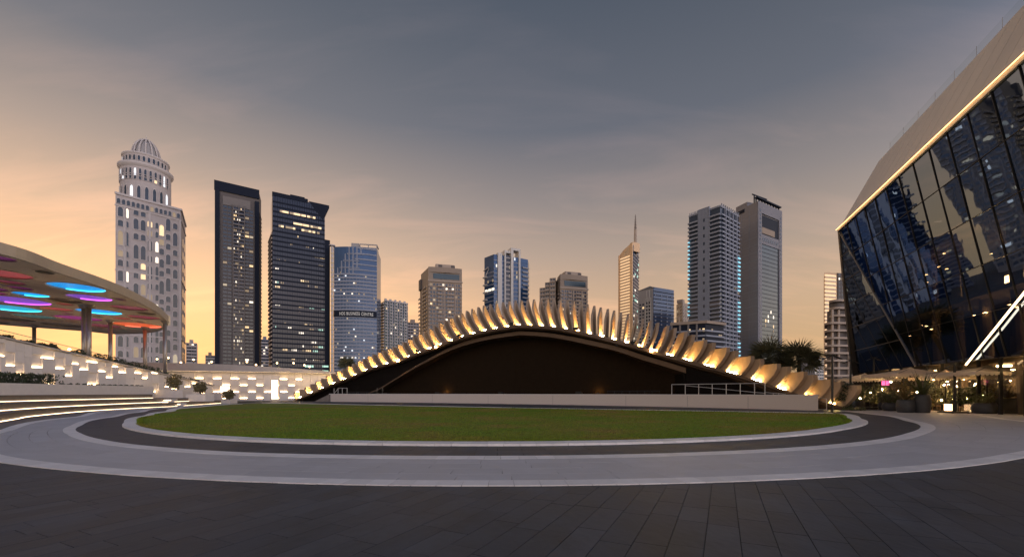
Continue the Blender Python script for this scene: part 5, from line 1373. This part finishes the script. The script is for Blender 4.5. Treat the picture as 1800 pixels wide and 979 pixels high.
# --- tall brown slab tower
r2, f2, H2, c2 = tower('tall dark brown slab tower with lit balconies, second from left', (378, 340), (455, 357), (459, 374), 337, 't_brown', 'slab_tower')
F = f2[0]; W = F.W; n = 50; z0, z1 = 3, H2 - 17; fh = (z1 - z0) / n
F.box('roof_screen', 't_charcoal', -.6, W + .3, H2 - 6.5, H2 + 1.0, -1, 1.0)
F.box('side_fin', 't_charcoal', -.2, W * .10, 0, H2 - 6.5, 0, 1.3); F.box('side_fin', 't_charcoal', W * .90, W + .2, 0, H2 - 9, 0, 1.3)
F.box('parapet_panel', 't_brown2', W * .17, W * .80, H2 - 17, H2 - 10, 0, .5)
F.windows(z0, z1, n, (.22, .32), 2.6, .55, 't_window', rw, .09, WARM); F.windows(z0, z1, n, (.72, .82), 2.6, .55, 't_window', rw, .12, WARM, name='window')
F.bands(z0, z1, n, .32, 1.7, 't_brown2', 'balcony', .405, .655, off=-.1); F.piers((.40, .53, .66), .55, 1.8, 0, z1 + 2, 't_brown2')
F.lit(z0, z1, n, 6, .20, WARM, rw, .41, .65, d=.4, fr=(.36, .9), wf=.8)
F.box('recess', 't_darkglass', W * .41, W * .65, 2, z1, -.1, .12)
for k in range(44): f2[1].box('floor_band', 't_brown2', 0, f2[1].W, 6 + k * 3.4, 7.2 + k * 3.4, 0, .5)

# --- charcoal glass tower
r3, f3, H3, c3 = tower('black glass office tower with rows of lit windows', (473, 350), (479, 330), (580, 352), 405, 't_darkglass', 'office_tower')
F = f3[1]; W = F.W; zt = ZY(342, 330)
pm = F.p; pe = F.p + F.d * (W * .905); bk_ = -F.n * 26
MB().prism([(p.x, p.y) for p in (pm, pe, pe + bk_, pm + bk_)], H3 - .5, zt).build('upper_block', 't_darkglass', r3)
b = MB(); q0, q1 = F.pt(W * .70, zt - 10, .4), F.pt(W * .985, zt - 3, .4); bb = Vector((-F.n.x, -F.n.y, 0)) * 20
b.v = [F.pt(W * .87, zt - 12, .3), F.pt(W * .985, zt - 1.5, .3), F.pt(W * .985, zt + .8, .3), F.pt(W * .62, zt + .8, .3)]; b.v += [p + bb for p in b.v]; b.f = [(0, 1, 2, 3), (1, 5, 6, 2), (0, 4, 5, 1), (3, 2, 6, 7), (4, 7, 6, 5), (0, 3, 7, 4)]; b.build('flared_crown', 't_charcoal', r3)
F.box('parapet', 't_charcoal', -.2, W * .60, zt - .8, zt + 2.2, -2, .4); F.box('roof_plant', 't_charcoal', W * .30, W * .55, zt + 1, zt + 4, -8, -2)
n = 40; F.bands(2, zt - 2, n, .30, .35, 't_charcoal', 'floor_band', 0, .905); F.piers([k / 24 for k in range(25) if k < 22], .30, .42, 0, zt - 1, 't_charcoal', 'mullion')
F.box('edge_strip', 't_charcoal', W * .9, W, 0, H3, 0, .3)
rows = {2, 4, 7, 9, 10, 14, 15, 18, 19, 24, 27, 29, 31, 33, 36, 38}
F.lit(2, H3, 36, 30, .13, ('lit_dim', 'lit_amber', 'lit_white', 'lit_dim', 'lit_green'), rw, .04, .97, d=.2, fr=(.38, .78), wf=.85, rows=rows, cluster=3)
fh = (zt - 2 - 2) / 40
for rowz, a, bq in ((37.2, .12, .72), (35.2, .35, .85), (34.1, .1, .8)): 
    for k in range(18):
        u = a + (bq - a) * k / 18
        if rw.random() < .78: F.box('lit_window', rw.choice(('lit_amber', 'lit_amber', 'lit_dim')), W * u, W * u + 1.9, 2 + rowz * fh, 2 + rowz * fh + 1.6, 0, .5)
for z_, m_ in ((18, 'lit_green'), (22, 'lit_green'), (10, 'lit_green')): F.box('lit_window', m_, W * .55, W * .70, z_, z_ + 1.7, 0, .3); F.box('lit_window', m_, W * .86, W * .97, z_ + .4, z_ + 1.9, 0, .35)
f3[0].bands(2, H3, 38, .4, .9, 't_tan2', 'balcony')

# --- curved banded office tower with the sign
D4 = 345; pl4, pr4 = X2(587, 346), X2(662.5, 352); d4 = (pr4 - pl4); W4 = d4.length; d4n = d4.normalized(); n4 = Vector((d4n.y, -d4n.x)); H4 = ZY(434, 346)
r4 = thing('banded_tower', 'curved grey banded office tower carrying a name sign', 'tower', ((pl4 + pr4).x / 2, 360, 0))
def arc4(off, k0=0.0, k1=1.0, n=10):
    out_ = []
    for k in range(n + 1):
        t = k0 + (k1 - k0) * k / n; out_.append(pl4 + d4n * (W4 * t) + n4 * (off + 3.2 * math.sin(math.pi * t)))
    return out_
bk = -n4 * 26
MB().prism([(p.x, p.y) for p in arc4(0)] + [((pr4 + bk).x, (pr4 + bk).y), ((pl4 + bk).x, (pl4 + bk).y)], 0, H4).build('body', 't_blueglass', r4)
def arc_band(name, m, z0, z1, off, k0=0.0, k1=1.0):
    a, b_ = arc4(off, k0, k1), arc4(-.1, k0, k1); v, f = [], []
    for p, q in zip(a, b_): v += [Vector((p.x, p.y, 0)), Vector((p.x, p.y, z1 - z0)), Vector((q.x, q.y, z1 - z0)), Vector((q.x, q.y, 0))]
    for i in range(len(a) - 1):
        i0 = i * 4; f += [(i0, i0 + 4, i0 + 5, i0 + 1), (i0 + 1, i0 + 5, i0 + 6, i0 + 2), (i0, i0 + 3, i0 + 7, i0 + 4)]
    f += [(0, 1, 2, 3)]; return mesh(name, v, f, m)
n = 34; fh = (H4 - 22) / n; bmesh4 = arc_band('floor_band', 't_greyband', 0, fh * .46, .45)
for k in range(n): obj('floor_band', bmesh4, r4, (0, 0, 2 + k * fh))
for k in range(5): obj('floor_band', arc_band('floor_band', 't_greyband', 0, 1.0, .4, .45 + .02 * k if k else .35, 1.0), r4, (0, 0, H4 - 19 + k * 4.4))
for k in range(4):
    for j in range(5 - (k > 1)): 
        t = .06 + j * .09 + .09 * k; 
        if t < .9: p = arc4(.1, t, t + .08, 1); q = (p[0] + p[1]) / 2; e = p[1] - p[0]; piece('grid_panel', 't_greyband', r4, (q.x, q.y, H4 - 20 + k * 5.6), (.9, .9, 5.8), math.atan2(e.y, e.x)); piece('grid_panel', 't_greyband', r4, (q.x, q.y, H4 - 22.6 + k * 5.6), (e.length + .8, .8, .8), math.atan2(e.y, e.x))
for k in range(n):
    for j in range(26):
        pr = .05 if k not in (3, 4, 7, 9, 12, 22) else .22
        if rw.random() < pr: p = arc4(.12, j / 26, (j + .85) / 26, 1); q = (p[0] + p[1]) / 2; e = p[1] - p[0]; piece('lit_window', rw.choice(COOL), r4, (q.x, q.y, 2 + k * fh + fh * .72), (e.length, .35, fh * .36), math.atan2(e.y, e.x))
for k in range(12): p = arc4(.1, (k + 1) / 13, (k + 1.1) / 13, 1)[0]; piece('mullion', 't_greyband', r4, (p.x, p.y, (H4 - 22) / 2), (.22, .5, H4 - 22), math.atan2(d4n.y, d4n.x))
zs4 = ZY(557, 346); obj('sign_band', arc_band('sign_band', 't_charcoal', 0, 5.2, .75), r4, (0, 0, zs4))
cu = bpy.data.curves.new('sign_text', 'FONT'); cu.body = 'HDS BUSINESS CENTRE'; cu.size = 3.7; cu.extrude = .08; cu.align_x = 'CENTER'; cu.space_character = 1.12
tmp = link(bpy.data.objects.new('tmp', cu)); me = bpy.data.meshes.new_from_object(tmp.evaluated_get(bpy.context.evaluated_depsgraph_get())); bpy.data.objects.remove(tmp)
mat('sign_letters', (.6, .58, .55), .5, emit=(.9, .85, .78), es=.22, sample=False)
vs = np.empty(len(me.vertices) * 3); me.vertices.foreach_get('co', vs); vs = vs.reshape(-1, 3); sx_ = W4 * .78 / (vs[:, 0].max() - vs[:, 0].min())
nv = []
for x_, y_, z_ in vs:
    t = .53 + x_ * sx_ / W4; p = pl4 + d4n * (W4 * t) + n4 * (.85 + z_ + 3.2 * math.sin(math.pi * t)); nv += [p.x, p.y, zs4 + 1.25 + y_]
me.vertices.foreach_set('co', nv); me.update(); me.materials.clear(); me.materials.append(MATS['sign_letters']); obj('sign_letters', me, r4)
q = pl4 + d4n * (W4 * .40); qe = pl4 + d4n * (W4 * .58)
MB().prism([(p.x, p.y) for p in (q, qe, qe + bk * .5, q + bk * .5)], H4, H4 + 4).build('roof_block', 't_concrete', r4)
q = pl4 + d4n * (W4 * .60)
MB().prism([(p.x, p.y) for p in (q, pr4, pr4 + bk * .4, q + bk * .4)], H4, H4 + 1.2).build('roof_block', 't_concrete', r4)
b = MB(); 
for a_, c_ in ((q, pr4), (pr4, pr4 + bk * .4)): b.tube((a_.x, a_.y, H4 + 3.4), (c_.x, c_.y, H4 + 3.4), .5, n=4)
for a_ in (q, pr4, (q + pr4) / 2): b.tube((a_.x, a_.y, H4), (a_.x, a_.y, H4 + 3.4), .4, n=4)
b.build('roof_frame', 't_concrete', r4)
cm = X2(584, 346); b = MB(); b.lathe([(1.0, 0), (1.0, H4 + .5), (2.4, H4 + .6), (2.4, H4 + 1.4), (0, H4 + 1.5)], (cm.x, cm.y, 0), 12); b.build('stair_mast', 't_cream_trim', r4)
for k in range(30): b = MB(); b.lathe([(1.05, 0), (1.3, .2), (1.3, .7), (1.05, .9)], (cm.x, cm.y, 2 + k * (H4 - 4) / 30), 10); b.build('mast_ring', 'lit_dim', r4)

# --- smaller residential block
r5, f5, H5, c5 = tower('low teal and cream balcony block right of the banded tower', (664, 418), (675.5, 402), (717, 418), 529, 't_tealglass', 'balcony_block')
f5[0].bands(2, H5, 30, .42, 1.2, 't_cream_trim', 'balcony'); F = f5[1]; F.bands(2, H5, 30, .25, .3, 't_greyband')
for k in range(5): F.bands(2, H5, 30, .34, 1.1, 't_white', 'balcony', .02 + k * .205, .10 + k * .205); 
F.piers([.12, .325, .53, .735, .94, .22, .42, .63, .84], .6, .7, 0, H5 + 1, 't_cream_trim'); F.box('parapet', 't_cream_trim', 0, F.W, H5, H5 + 1.2, -.5, .5)
F.piers([.05, .25, .45, .65, .85], 2.2, .4, H5, H5 + 2.5, 't_cream_trim', 'roof_pier'); F.lit(2, H5, 30, 16, .03, WARM, rw, d=.5)

# --- two beige towers with rounded crowns
def beige(label, xl, xm, xr, D, ytop, ysh, name):
    root, fs, H, c = tower(label, (xl, D * 1.06), (xm, D), (xr, D * 1.02), ytop, 't_tan', name); F = fs[1]; W = F.W; n = 28; z1 = H - 15
    F.windows(3, z1, n, [.08 + .092 * k for k in range(10)], 2.0, .52, 't_greyglass', rw, .12, WARM, d=.12)
    for u0, u1 in ((.27, .40), (.55, .75)): F.bands(3, z1, n, .34, 1.3, 't_tan2', 'balcony', u0, u1)
    for u in (.03, .97): F.bands(3, z1, n, .34, 1.0, 't_tan2', 'balcony', max(0, u - .03), min(1, u + .04))
    F.piers((.13, .46, .80), .7, .55, 0, z1, 't_tan2'); F.box('crown_glass', 't_tealglass', W * .14, W * .92, H - 11, H - 5.5, -.2, .25); F.box('cornice', 't_tan2', -.6, W + .6, H - 14, H - 12.6, -.2, 1.0)
    fs[0].windows(3, z1, n, (.2, .5, .8), 1.8, .5, 't_greyglass', rw, .04, WARM, name='side_window'); fs[0].bands(3, z1, n, .3, 1.1, 't_tan2', 'balcony', .3, .72)
    e0, e1 = F.p + F.d * (W * .08), F.p + F.d * (W * .84); rows = []
    prof = [(F.p + F.d * (W * t) + F.n * (1.6 * math.sin(math.pi * t))) for t in [k / 8 for k in range(9)]]
    MB().prism([(p.x, p.y) for p in prof] + [((e1 - F.n * 14).x, (e1 - F.n * 14).y), ((e0 - F.n * 14).x, (e0 - F.n * 14).y)], H - 4.5, H + .8).build('curved_parapet', 't_tan', root)
    q0, q1 = F.p + F.d * (W * .22), F.p + F.d * (W * .78); MB().prism([(p.x, p.y) for p in (q0 - F.n * 3, q1 - F.n * 3, q1 - F.n * 12, q0 - F.n * 12)], H + .5, H + 5).build('roof_block', 't_tan2', root)
    for t in (.3, .68): F.box('roof_vent', 't_brown', W * t, W * t + 4, H + 2, H + 4.4, -3.2, -2.9)
    return root, fs, H
r6, f6, H6 = beige('beige tower with a rounded crown behind the left arch slope', 740, 753, 812, 430, 470, 0, 'beige_tower')
r6['label'] = 'beige tower with a rounded crown behind the left slope of the arch'
pS = X2(738, 452); f6[0].box('shoulder', 't_tan', -6, 0.1, 0, H6 - 8, -16, -.5); f6[0].bands(3, H6 - 22, 24, .4, .4, 't_tan2', 'balcony', -.34, 0.0); f6[0].box('bay_window', 't_brown', -4.5, 3, H6 - 17, H6 - 6, -3, 1.4)
r8, f8, H8 = beige('beige tower with a stepped left side right of the blue tower', 977, 985, 1033, 440, 483, 0, 'beige_tower')
F = f8[0]
for k, (xa, xb, yt) in enumerate(((966, 977, 489), (958, 966.5, 495), (948.5, 959, 503))):
    pa, pb = X2(xa, 452 + k * 4), X2(xb, 450 + k * 4); H_ = ZY(yt, 452); MB().prism([(p.x, p.y) for p in (pa, pb, pb + Vector((2, 16)), pa + Vector((2, 16)))], 0, H_).build('step_block', 't_tan', r8)
    G_ = Face(pa, pb, r8); G_.bands(4, H_, 26, .38, .9, 't_tan2', 'balcony', .08, .95); G_.windows(4, H_, 26, (.3, .7), 1.6, .5, 't_greyglass', rw, .05, WARM)
    
# --- blue tower with white piers
r7, f7, H7, c7 = tower('blue glass tower with white vertical piers behind the arch top', (851.5, 452), (868, 440), (913, 452), 447, 't_blueglass', 'blue_tower')
F = f7[1]; W = F.W
f7[0].bands(2, H7 - 14, 30, .22, .3, 't_greyband'); f7[0].bands(2, H7 - 14, 16, .16, 1.6, 't_white', 'balcony', -.06, .35)
pa, pb = X2(911.5, 455), X2(928, 462); Hs = ZY(453, 455); MB().prism([(p.x, p.y) for p in (pa, pb, pb + Vector((2, 18)), pa + Vector((2, 18)))], 0, Hs).build('side_block', 't_blueglass', r7); S_ = Face(pa, pb, r7); S_.bands(2, Hs - 6, 30, .3, 1.3, 't_concrete', 'balcony', .40, 1.06); S_.bands(2, Hs, 30, .15, .3, 't_blueglass')
F.bands(2, H7 - 2, 32, .22, .3, 't_greyband')
F.box('pier', 't_white', W * .14, W * .30, 0, H7 + 2, -6, 1.4); F.box('pier', 't_white', W * .39, W * .44, 0, H7 + 5.5, -7, 1.8); F.box('pier', 't_white', W * .64, W * .73, 0, H7 + 9, -8, 2.0); F.box('pier', 't_white', W * .955, W * 1.02, 0, H7 + 9, -8, 1.6)
F.box('crown_beam', 't_white', W * .395, W * .70, H7 + 3, H7 + 5.4, -6, 1.2); F.box('crown_beam', 't_white', W * .66, W * 1.0, H7 + 6.6, H7 + 9.0, -7, 1.5)
F.bands(4, H7 + 2, 30, .32, 1.0, 't_concrete', 'balcony', .445, .62); F.box('recess', 't_darkglass', W * .44, W * .63, 2, H7 + 1, -.1, .35)
F.lit(4, H7, 30, 14, .05, COOL, rw, d=.5); f7[0].lit(4, H7 - 12, 30, 6, .06, COOL, rw, d=.5)
for u in (.1, .45, .8): f7[0].box('lit_window', 'lit_white', f7[0].W * u, f7[0].W * u + 4, H7 - 37, H7 - 34.5, 0, .5)
b = MB(); b.tube(f7[0].pt(2, H7 - 22, 1), f7[0].pt(9, H7 - 13, 1), .5, n=4); b.tube(f7[0].pt(0, H7 - 14, 1), f7[0].pt(8, H7 - 12, 1), .5, n=4); b.build('facade_brace', 't_white', r7)

# --- pale gold tower with a spire
r9, f9, H9, c9 = tower('slender pale gold tower with slanted top and tall spire', (1088, 540), (1112.5, 520), (1122.5, 545), 441, 't_gold', 'spire_tower')
F = f9[0]; W = F.W; n = 46; 
pk = ZY(425, 520); b = MB(); a0, a1 = F.pt(0, H9, 0), F.pt(W, H9, 0); a2 = F.pt(W, pk, 0); bv = Vector((-F.n.x, -F.n.y, 0)) * 12
b.v = [a0, a1, a2, F.pt(W * .35, H9 + (pk - H9) * .5, 0)]; b.v += [p + bv for p in b.v]; b.f = [(0, 1, 2, 3), (4, 7, 6, 5), (3, 2, 6, 7), (0, 3, 7, 4), (1, 5, 6, 2)]; b.build('slanted_top', 't_gold', r9)
F.bands(2, H9 - 4, n, .55, .5, 't_gold2', 'floor_band', .10, .80); F.box('edge_fin', 't_gold', W * .84, W, 0, pk - 1, -.2, 1.2); F.box('edge_fin', 't_gold', -.3, W * .07, 0, H9, -.2, .9)
for k in range(8): F.box('floor_band', 't_gold2', W * (.30 + .045 * k), W * .80, H9 - 3.4 + k * 1.9 * (pk - H9) / 16 * 1.0, H9 - 2.4 + k * 1.9 * (pk - H9) / 16, 0, .5)
F.bands(2, H9 - 4, n, .36, .30, 'lit_gold', 'lit_floor', .10, .80, off=.02) if False else [F.box('lit_floor', 'lit_gold', W * .10, W * .80, 2 + (H9 - 6) / n * (k + .60), 2 + (H9 - 6) / n * (k + .97), 0, .15) for k in range(n)]  # glowing strips imitate the sunset reflected on the gold face
G9 = f9[1]; G9.box('glass_shaft', 't_blueglass', .1, G9.W * .9, 8, pk - 4, -.1, .6); G9.bands(6, pk - 8, 40, .2, .8, 't_charcoal'); G9.lit(6, pk - 20, 40, 5, .12, ('lit_green', 'lit_white'), rw, d=.9)
sp = X2(1117, 535); zt9 = ZY(425, 535); za9, zb9 = ZY(404, 535), ZY(377, 535)
MB().tube((sp.x, sp.y, zt9 - 20), (sp.x, sp.y, za9), 2.3, 1.7, 10).build('spire_base', 't_tan2', r9); MB().tube((sp.x, sp.y, za9), (sp.x, sp.y, zb9), 1.3, .35, 8).build('spire', 't_brown2', r9)
for k in range(9): z_ = za9 + (zb9 - za9) * k / 9.5; MB().tube((sp.x, sp.y, z_), (sp.x, sp.y, z_ + .5), 1.75 - .12 * k, n=8).build('spire_ring', 't_tan2', r9)

# --- grey block with a pyramid roof and blue side
r10, f10, H10, c10 = tower('grey and blue block with a small pyramid roof beside the gold tower', (1122, 470), (1148, 455), (1184.5, 470), 506, 't_concrete', 'pyramid_block')
F = f10[0]; W = F.W; H = H10; ap = Vector(((F.p.x + F.q.x) / 2 - F.n.x * 8, (F.p.y + F.q.y) / 2 - F.n.y * 8, H + 5)); b = MB(); q = [F.pt(-1, H, .6), F.pt(W + 1, H, .6), F.pt(W + 1, H, -16), F.pt(-1, H, -16)]
b.v = q + [ap]; b.f = [(0, 1, 4), (1, 2, 4), (2, 3, 4), (3, 0, 4)]; b.build('pyramid_roof', 't_brown2', r10)
F.box('balcony_shaft', 't_darkglass', W * .54, W * .86, 2, H - 12, -.1, .25); F.bands(3, H - 14, 26, .32, 1.1, 't_white', 'balcony', .52, .88); F.piers((.53, .70, .87), .7, 1.3, 0, H - 10, 't_white'); F.piers((.62, .78), .8, 1.2, H - 14, H - 2, 't_white')
F.windows(3, H - 14, 26, (.14, .34), 2.2, .5, 't_greyglass', rw, .05, WARM)
G10 = f10[1]; G10.box('glass_face', 't_blueglass', .3, G10.W - .3, 0, H + 1, -.1, .3); G10.bands(3, H, 28, .2, .5, 't_charcoal'); 
for k in range(27): 
    for u in (.06, .34, .62, .84):
        if rw.random() < (.9 if u in (.34, .62) else .6): G10.box('balcony', 't_greyband', G10.W * u, G10.W * u + 1.8, 4 + k * (H - 8) / 27, 5.4 + k * (H - 8) / 27, 0, .9)

# --- small cream block and podium
r11, f11, H11, c11 = tower('small far cream block beside the twin balcony tower', (1189, 520), (1200, 505), (1213, 520), 531, 't_tan2', 'cream_block')
for F in f11: F.windows(3, H11 - 3, 26, (.15, .4, .65, .88), 1.7, .5, 't_greyglass', rw, .06, WARM)
f11[1].box('roof_room', 't_tan2', 2, 8, H11, H11 + 4, -8, -1)
rp, fp, Hp, cp = tower('low podium block with cyan lit terraces below the balcony tower', (1181, 322), (1240, 312), (1272, 322), 566, 't_charcoal', 'podium_block')
for F in fp:
    F.bands(2, Hp - 3, 13, .3, .8, 't_greyband'); F.box('roof_slab', 't_tan', -1, F.W + 1, Hp - 1, Hp + 1, -2, 1.6); F.lit(2, Hp - 4, 13, 10, .10, ('lit_dim', 'lit_amber'), rw, d=.6)
fp[0].piers((.0, .25, .5, .75), 1.2, 1.2, 0, Hp, 't_brown2')
for z_ in (18, 21.5, 25, 28.5): fp[0].box('cyan_light', 'lit_cyan', fp[0].W * .72, fp[0].W * .98, z_, z_ + .55, .8, 1.0); fp[1].box('cyan_light', 'lit_cyan', fp[1].W * .60, fp[1].W * .82, z_ + 1, z_ + 1.55, .8, 1.0)
b = MB(); b.tube(fp[0].pt(fp[0].W * .2, Hp + 1, -6), fp[0].pt(fp[0].W * .2, Hp + 6, -6), .3, n=5); b.tube(fp[0].pt(fp[0].W * .2 - 3, Hp + 5, -6), fp[0].pt(fp[0].W * .2 + 5, Hp + 7, -6), .25, n=5); b.build('roof_crane', 't_tan2', rp)

# --- balcony tower with glass centre
r12, f12, H12, c12 = tower('tall balcony tower with a pale glass strip and cyan edge lights', (1211, 350), (1266, 330), (1298.5, 350), 364, 't_greyglass', 'balcony_tower')
F = f12[0]; W = F.W; n = 42; Hh = H12
F.bands(4, Hh - 3, n, .36, 1.6, 't_bluegrey', 'balcony', -.01, .32); F.bands(4, Hh - 3, n, .36, 1.6, 't_bluegrey', 'balcony', .70, 1.01)
F.box('glass_strip', 't_greyband', W * .33, W * .69, 4, Hh + 3, -.4, 1.2); F.bands(4, Hh + 2, 60, .18, 1.35, 't_bluegrey', 'transom', .33, .69, off=1.1); F.piers([.33 + .045 * k for k in range(9)], .25, 1.45, 4, Hh + 3, 't_bluegrey', 'mullion', off=1.1)
for k in range(16): F.box('window', 't_window', W * .50, W * .545, Hh - 8 - k * 6.2, Hh - 5.6 - k * 6.2, 1.2, 1.5)
G12 = f12[1]; G12.bands(4, Hh - 3, n, .34, 1.5, 't_greyband', 'balcony', .02, .98); G12.piers((.2, .4, .6, .8), .8, 1.7, 0, Hh, 't_greyband')
fh = (Hh - 7) / n
for k in range(n):
    if 17 < k * 1.0 and k not in (25, 26) and k < 37: F.box('cyan_light', 'lit_cyan', -.2, W * .055, 4 + k * fh + fh * .42, 4 + k * fh + fh * .60, 1.0, 1.75)
    if k not in (22, 23, 12, 13, 5) and k < 33: G12.box('cyan_light', 'lit_cyan', G12.W * .87, G12.W * .99, 4 + k * fh + fh * .40, 4 + k * fh + fh * .62, 1.0, 1.75)
for F_ in f12: F_.box('parapet', 't_bluegrey', 0, F_.W, Hh, Hh + 1.4, -.4, .5)
F.piers([.04 + .05 * k for k in range(6)], .5, .6, Hh, Hh + 3, 't_bluegrey', 'roof_pier'); G12.piers([.1 * k + .05 for k in range(10)], .6, .8, Hh, Hh + 3.2, 't_bluegrey', 'roof_pier')
G12.lit(4, Hh, n, 8, .03, WARM, rw, d=.8); F.box('plant_floor', 't_brown', 0, W * .32, Hh * .47, Hh * .50, 0, 1.4); F.box('plant_floor', 't_brown', W * .7, W, Hh * .47, Hh * .50, 0, 1.4)

# --- grey concrete slab tower with inset glass
r13, f13, H13, c13 = tower('grey concrete tower with an inset glass face, tallest on the right', (1291, 374), (1331, 352), (1372.5, 372), 354, 't_slate', 'concrete_tower')
F = f13[0]; F.bands(4, H13 - 4, 24, .04, .12, 't_greyband', 'joint'); F.piers((.33, .66), .25, .12, 0, H13 - 4, 't_greyband', 'joint'); F.box('roof_block', 't_slate', F.W * .05, F.W * .55, H13, H13 + 4, -10, -.5); F.box('roof_slot', 't_charcoal', F.W * .02, F.W * .45, H13 - 4, H13 - 1.2, 0, .4)
G13 = f13[1]; W = G13.W
G13.box('glass_face', 't_tealglass', W * .16, W * .86, 0, H13 - 34, -.1, .3); G13.bands(2, H13 - 34, 36, .12, .42, 't_charcoal', 'floor_band', .16, .86); G13.box('sky_recess', 't_charcoal', W * .16, W * .86, H13 - 26, H13 - 10, -.1, .3); G13.box('lintel', 't_slate', W * .14, W * .88, H13 - 34, H13 - 26, 0, .8); G13.box('sky_floor', 't_tan', W * .16, W * .70, H13 - 25, H13 - 20, 0, .7)
for k in range(8): G13.box('lintel_window', 't_window', W * (.18 + .085 * k), W * (.235 + .085 * k), H13 - 31.5, H13 - 28.5, .7, .95)
G13.box('frame', 't_slate', -.2, W * .14, 0, H13, 0, 1.0); G13.box('frame', 't_slate', W * .88, W + .2, 0, H13, 0, 1.0); G13.box('frame', 't_slate', W * .14, W * .88, H13 - 9, H13, 0, 1.0)
for k in range(44): G13.box('window', 't_window', W * .055, W * .095, 5 + k * 3.4, 7 + k * 3.4, .9, 1.15); G13.box('window', 't_window', W * .915, W * .955, 5 + k * 3.4, 7 + k * 3.4, .9, 1.15)
G13.lit(8, H13 * .45, 16, 9, .13, ('lit_amber', 'lit_white', 'lit_dim'), rw, .3, .8, d=.5); G13.box('crown_rail', 't_charcoal', -.2, W + .2, H13 + 3, H13 + 4, -2, .5)
for k in range(9): G13.box('crown_post', 't_charcoal', W * k / 8.4, W * k / 8.4 + .6, H13, H13 + 4, -1.5, -.6)
b = MB(); b.tube(G13.pt(-2, H13 + 6.5, -3), G13.pt(W * .55, H13 + 7.5, -3), .5, n=4); b.tube(G13.pt(1, H13, -3), G13.pt(1, H13 + 7, -3), .5, n=4); b.build('roof_crane', 't_charcoal', r13)

# --- gold lit tower and curved balcony block beside the hall
r14, f14, H14, c14 = tower('golden banded tower peeping out beside the glass hall', (1448, 428), (1449, 400), (1482, 406), 478, 't_gold', 'gold_tower')
F = f14[1]; F.bands(2, H14 - 2, 30, .5, .6, 't_gold2', 'floor_band', .02, .62); [F.box('lit_floor', 'lit_gold', F.W * .02, F.W * .62, 2 + (H14 - 4) / 30 * (k + .55), 2 + (H14 - 4) / 30 * (k + .95), 0, .15) for k in range(30)]; F.box('side_strip', 't_brown', F.W * .66, F.W, 0, H14, 0, .8); F.windows(2, H14, 30, (.75, .9), 1.6, .5, 't_window', rw, .1, WARM, d=.95)  # glowing strips put in to brighten the gold face, no rooms behind
D5 = 180; r15 = thing('round_balcony_block', 'block with rounded stacked balconies beside the glass hall', 'tower', (X2(1475, D5).x, D5 + 8, 0))
def slab15(xl, xr, z, th, name, m, grow=0.0):
    a, b_ = X2(xl, D5 - grow), X2(xr, D5 + 1 - grow); n = 8; pts = [Vector((a.x, a.y + 9))]
    for k in range(n + 1): t = math.pi / 2 * k / n; pts.append(Vector((a.x + 5 * (1 - math.cos(t)), a.y + 5 * (1 - math.sin(t)))))
    pts += [b_, Vector((b_.x, b_.y + 14)), Vector((a.x, a.y + 14))]; pts = [Vector((p.x + .745 * (p.y - a.y), p.y)) for p in pts]
    return MB().prism([(p.x, p.y) for p in pts], z, z + th).build(name, m, r15)
slab15(1453.5, 1496, 0, ZY(545, D5), 'core', 't_brown'); zz = 2.0; k = 0
while zz < ZY(530, D5):
    slab15(1449 if zz < ZY(562, D5) else 1457, 1496, zz, .85, 'floor_slab', 't_tan2', 1.8); zz += 3.15; k += 1
for x in (1463, 1474, 1492): q = X2(x, D5 - .5); piece('column', 't_tan2', r15, (q.x, q.y, ZY(545, D5) / 2), (.7, .7, ZY(545, D5)))
slab15(1458, 1496, ZY(545, D5), ZY(531, D5) - ZY(545, D5), 'top_core', 't_brown')
# --- small far buildings low on the horizon
for i, (xl, xr, yt, D, m, lb) in enumerate(((327, 346, 602, 520, 't_cream', 'small pale far building right of the domed tower'), (361, 378, 624, 560, 't_tan2', 'low far building left of the brown slab tower'), (458.5, 474, 596, 560, 't_greyband', 'small far grey building between the brown and black towers'),
                                            (1432, 1449, 628, 520, 't_greyband', 'small hazy far building beside the palms'), (716, 737, 566, 560, 't_tan2', 'low far building behind the left arch slope'), (812, 852, 628, 620, 't_greyband', 'far low grey block behind the arch top'))):
    ro, fs, H, c = tower(lb, (xl, D), None, (xr, D + 6), yt, m, 'far_building', 'far low buildings', depth=20); F = fs[0]; n = max(4, int(H / 4)); F.bands(1, H - 1, n, .45, .5, 't_white' if i % 2 else 't_cream_trim'); F.windows(1, H - 1, n, (.15, .38, .62, .85), 2.2, .4, 't_greyglass', rw, .12, WARM, d=.3, z_off=.5); F.box('roof_room', m, F.W * .3, F.W * .65, H, H + 4, -8, -1)
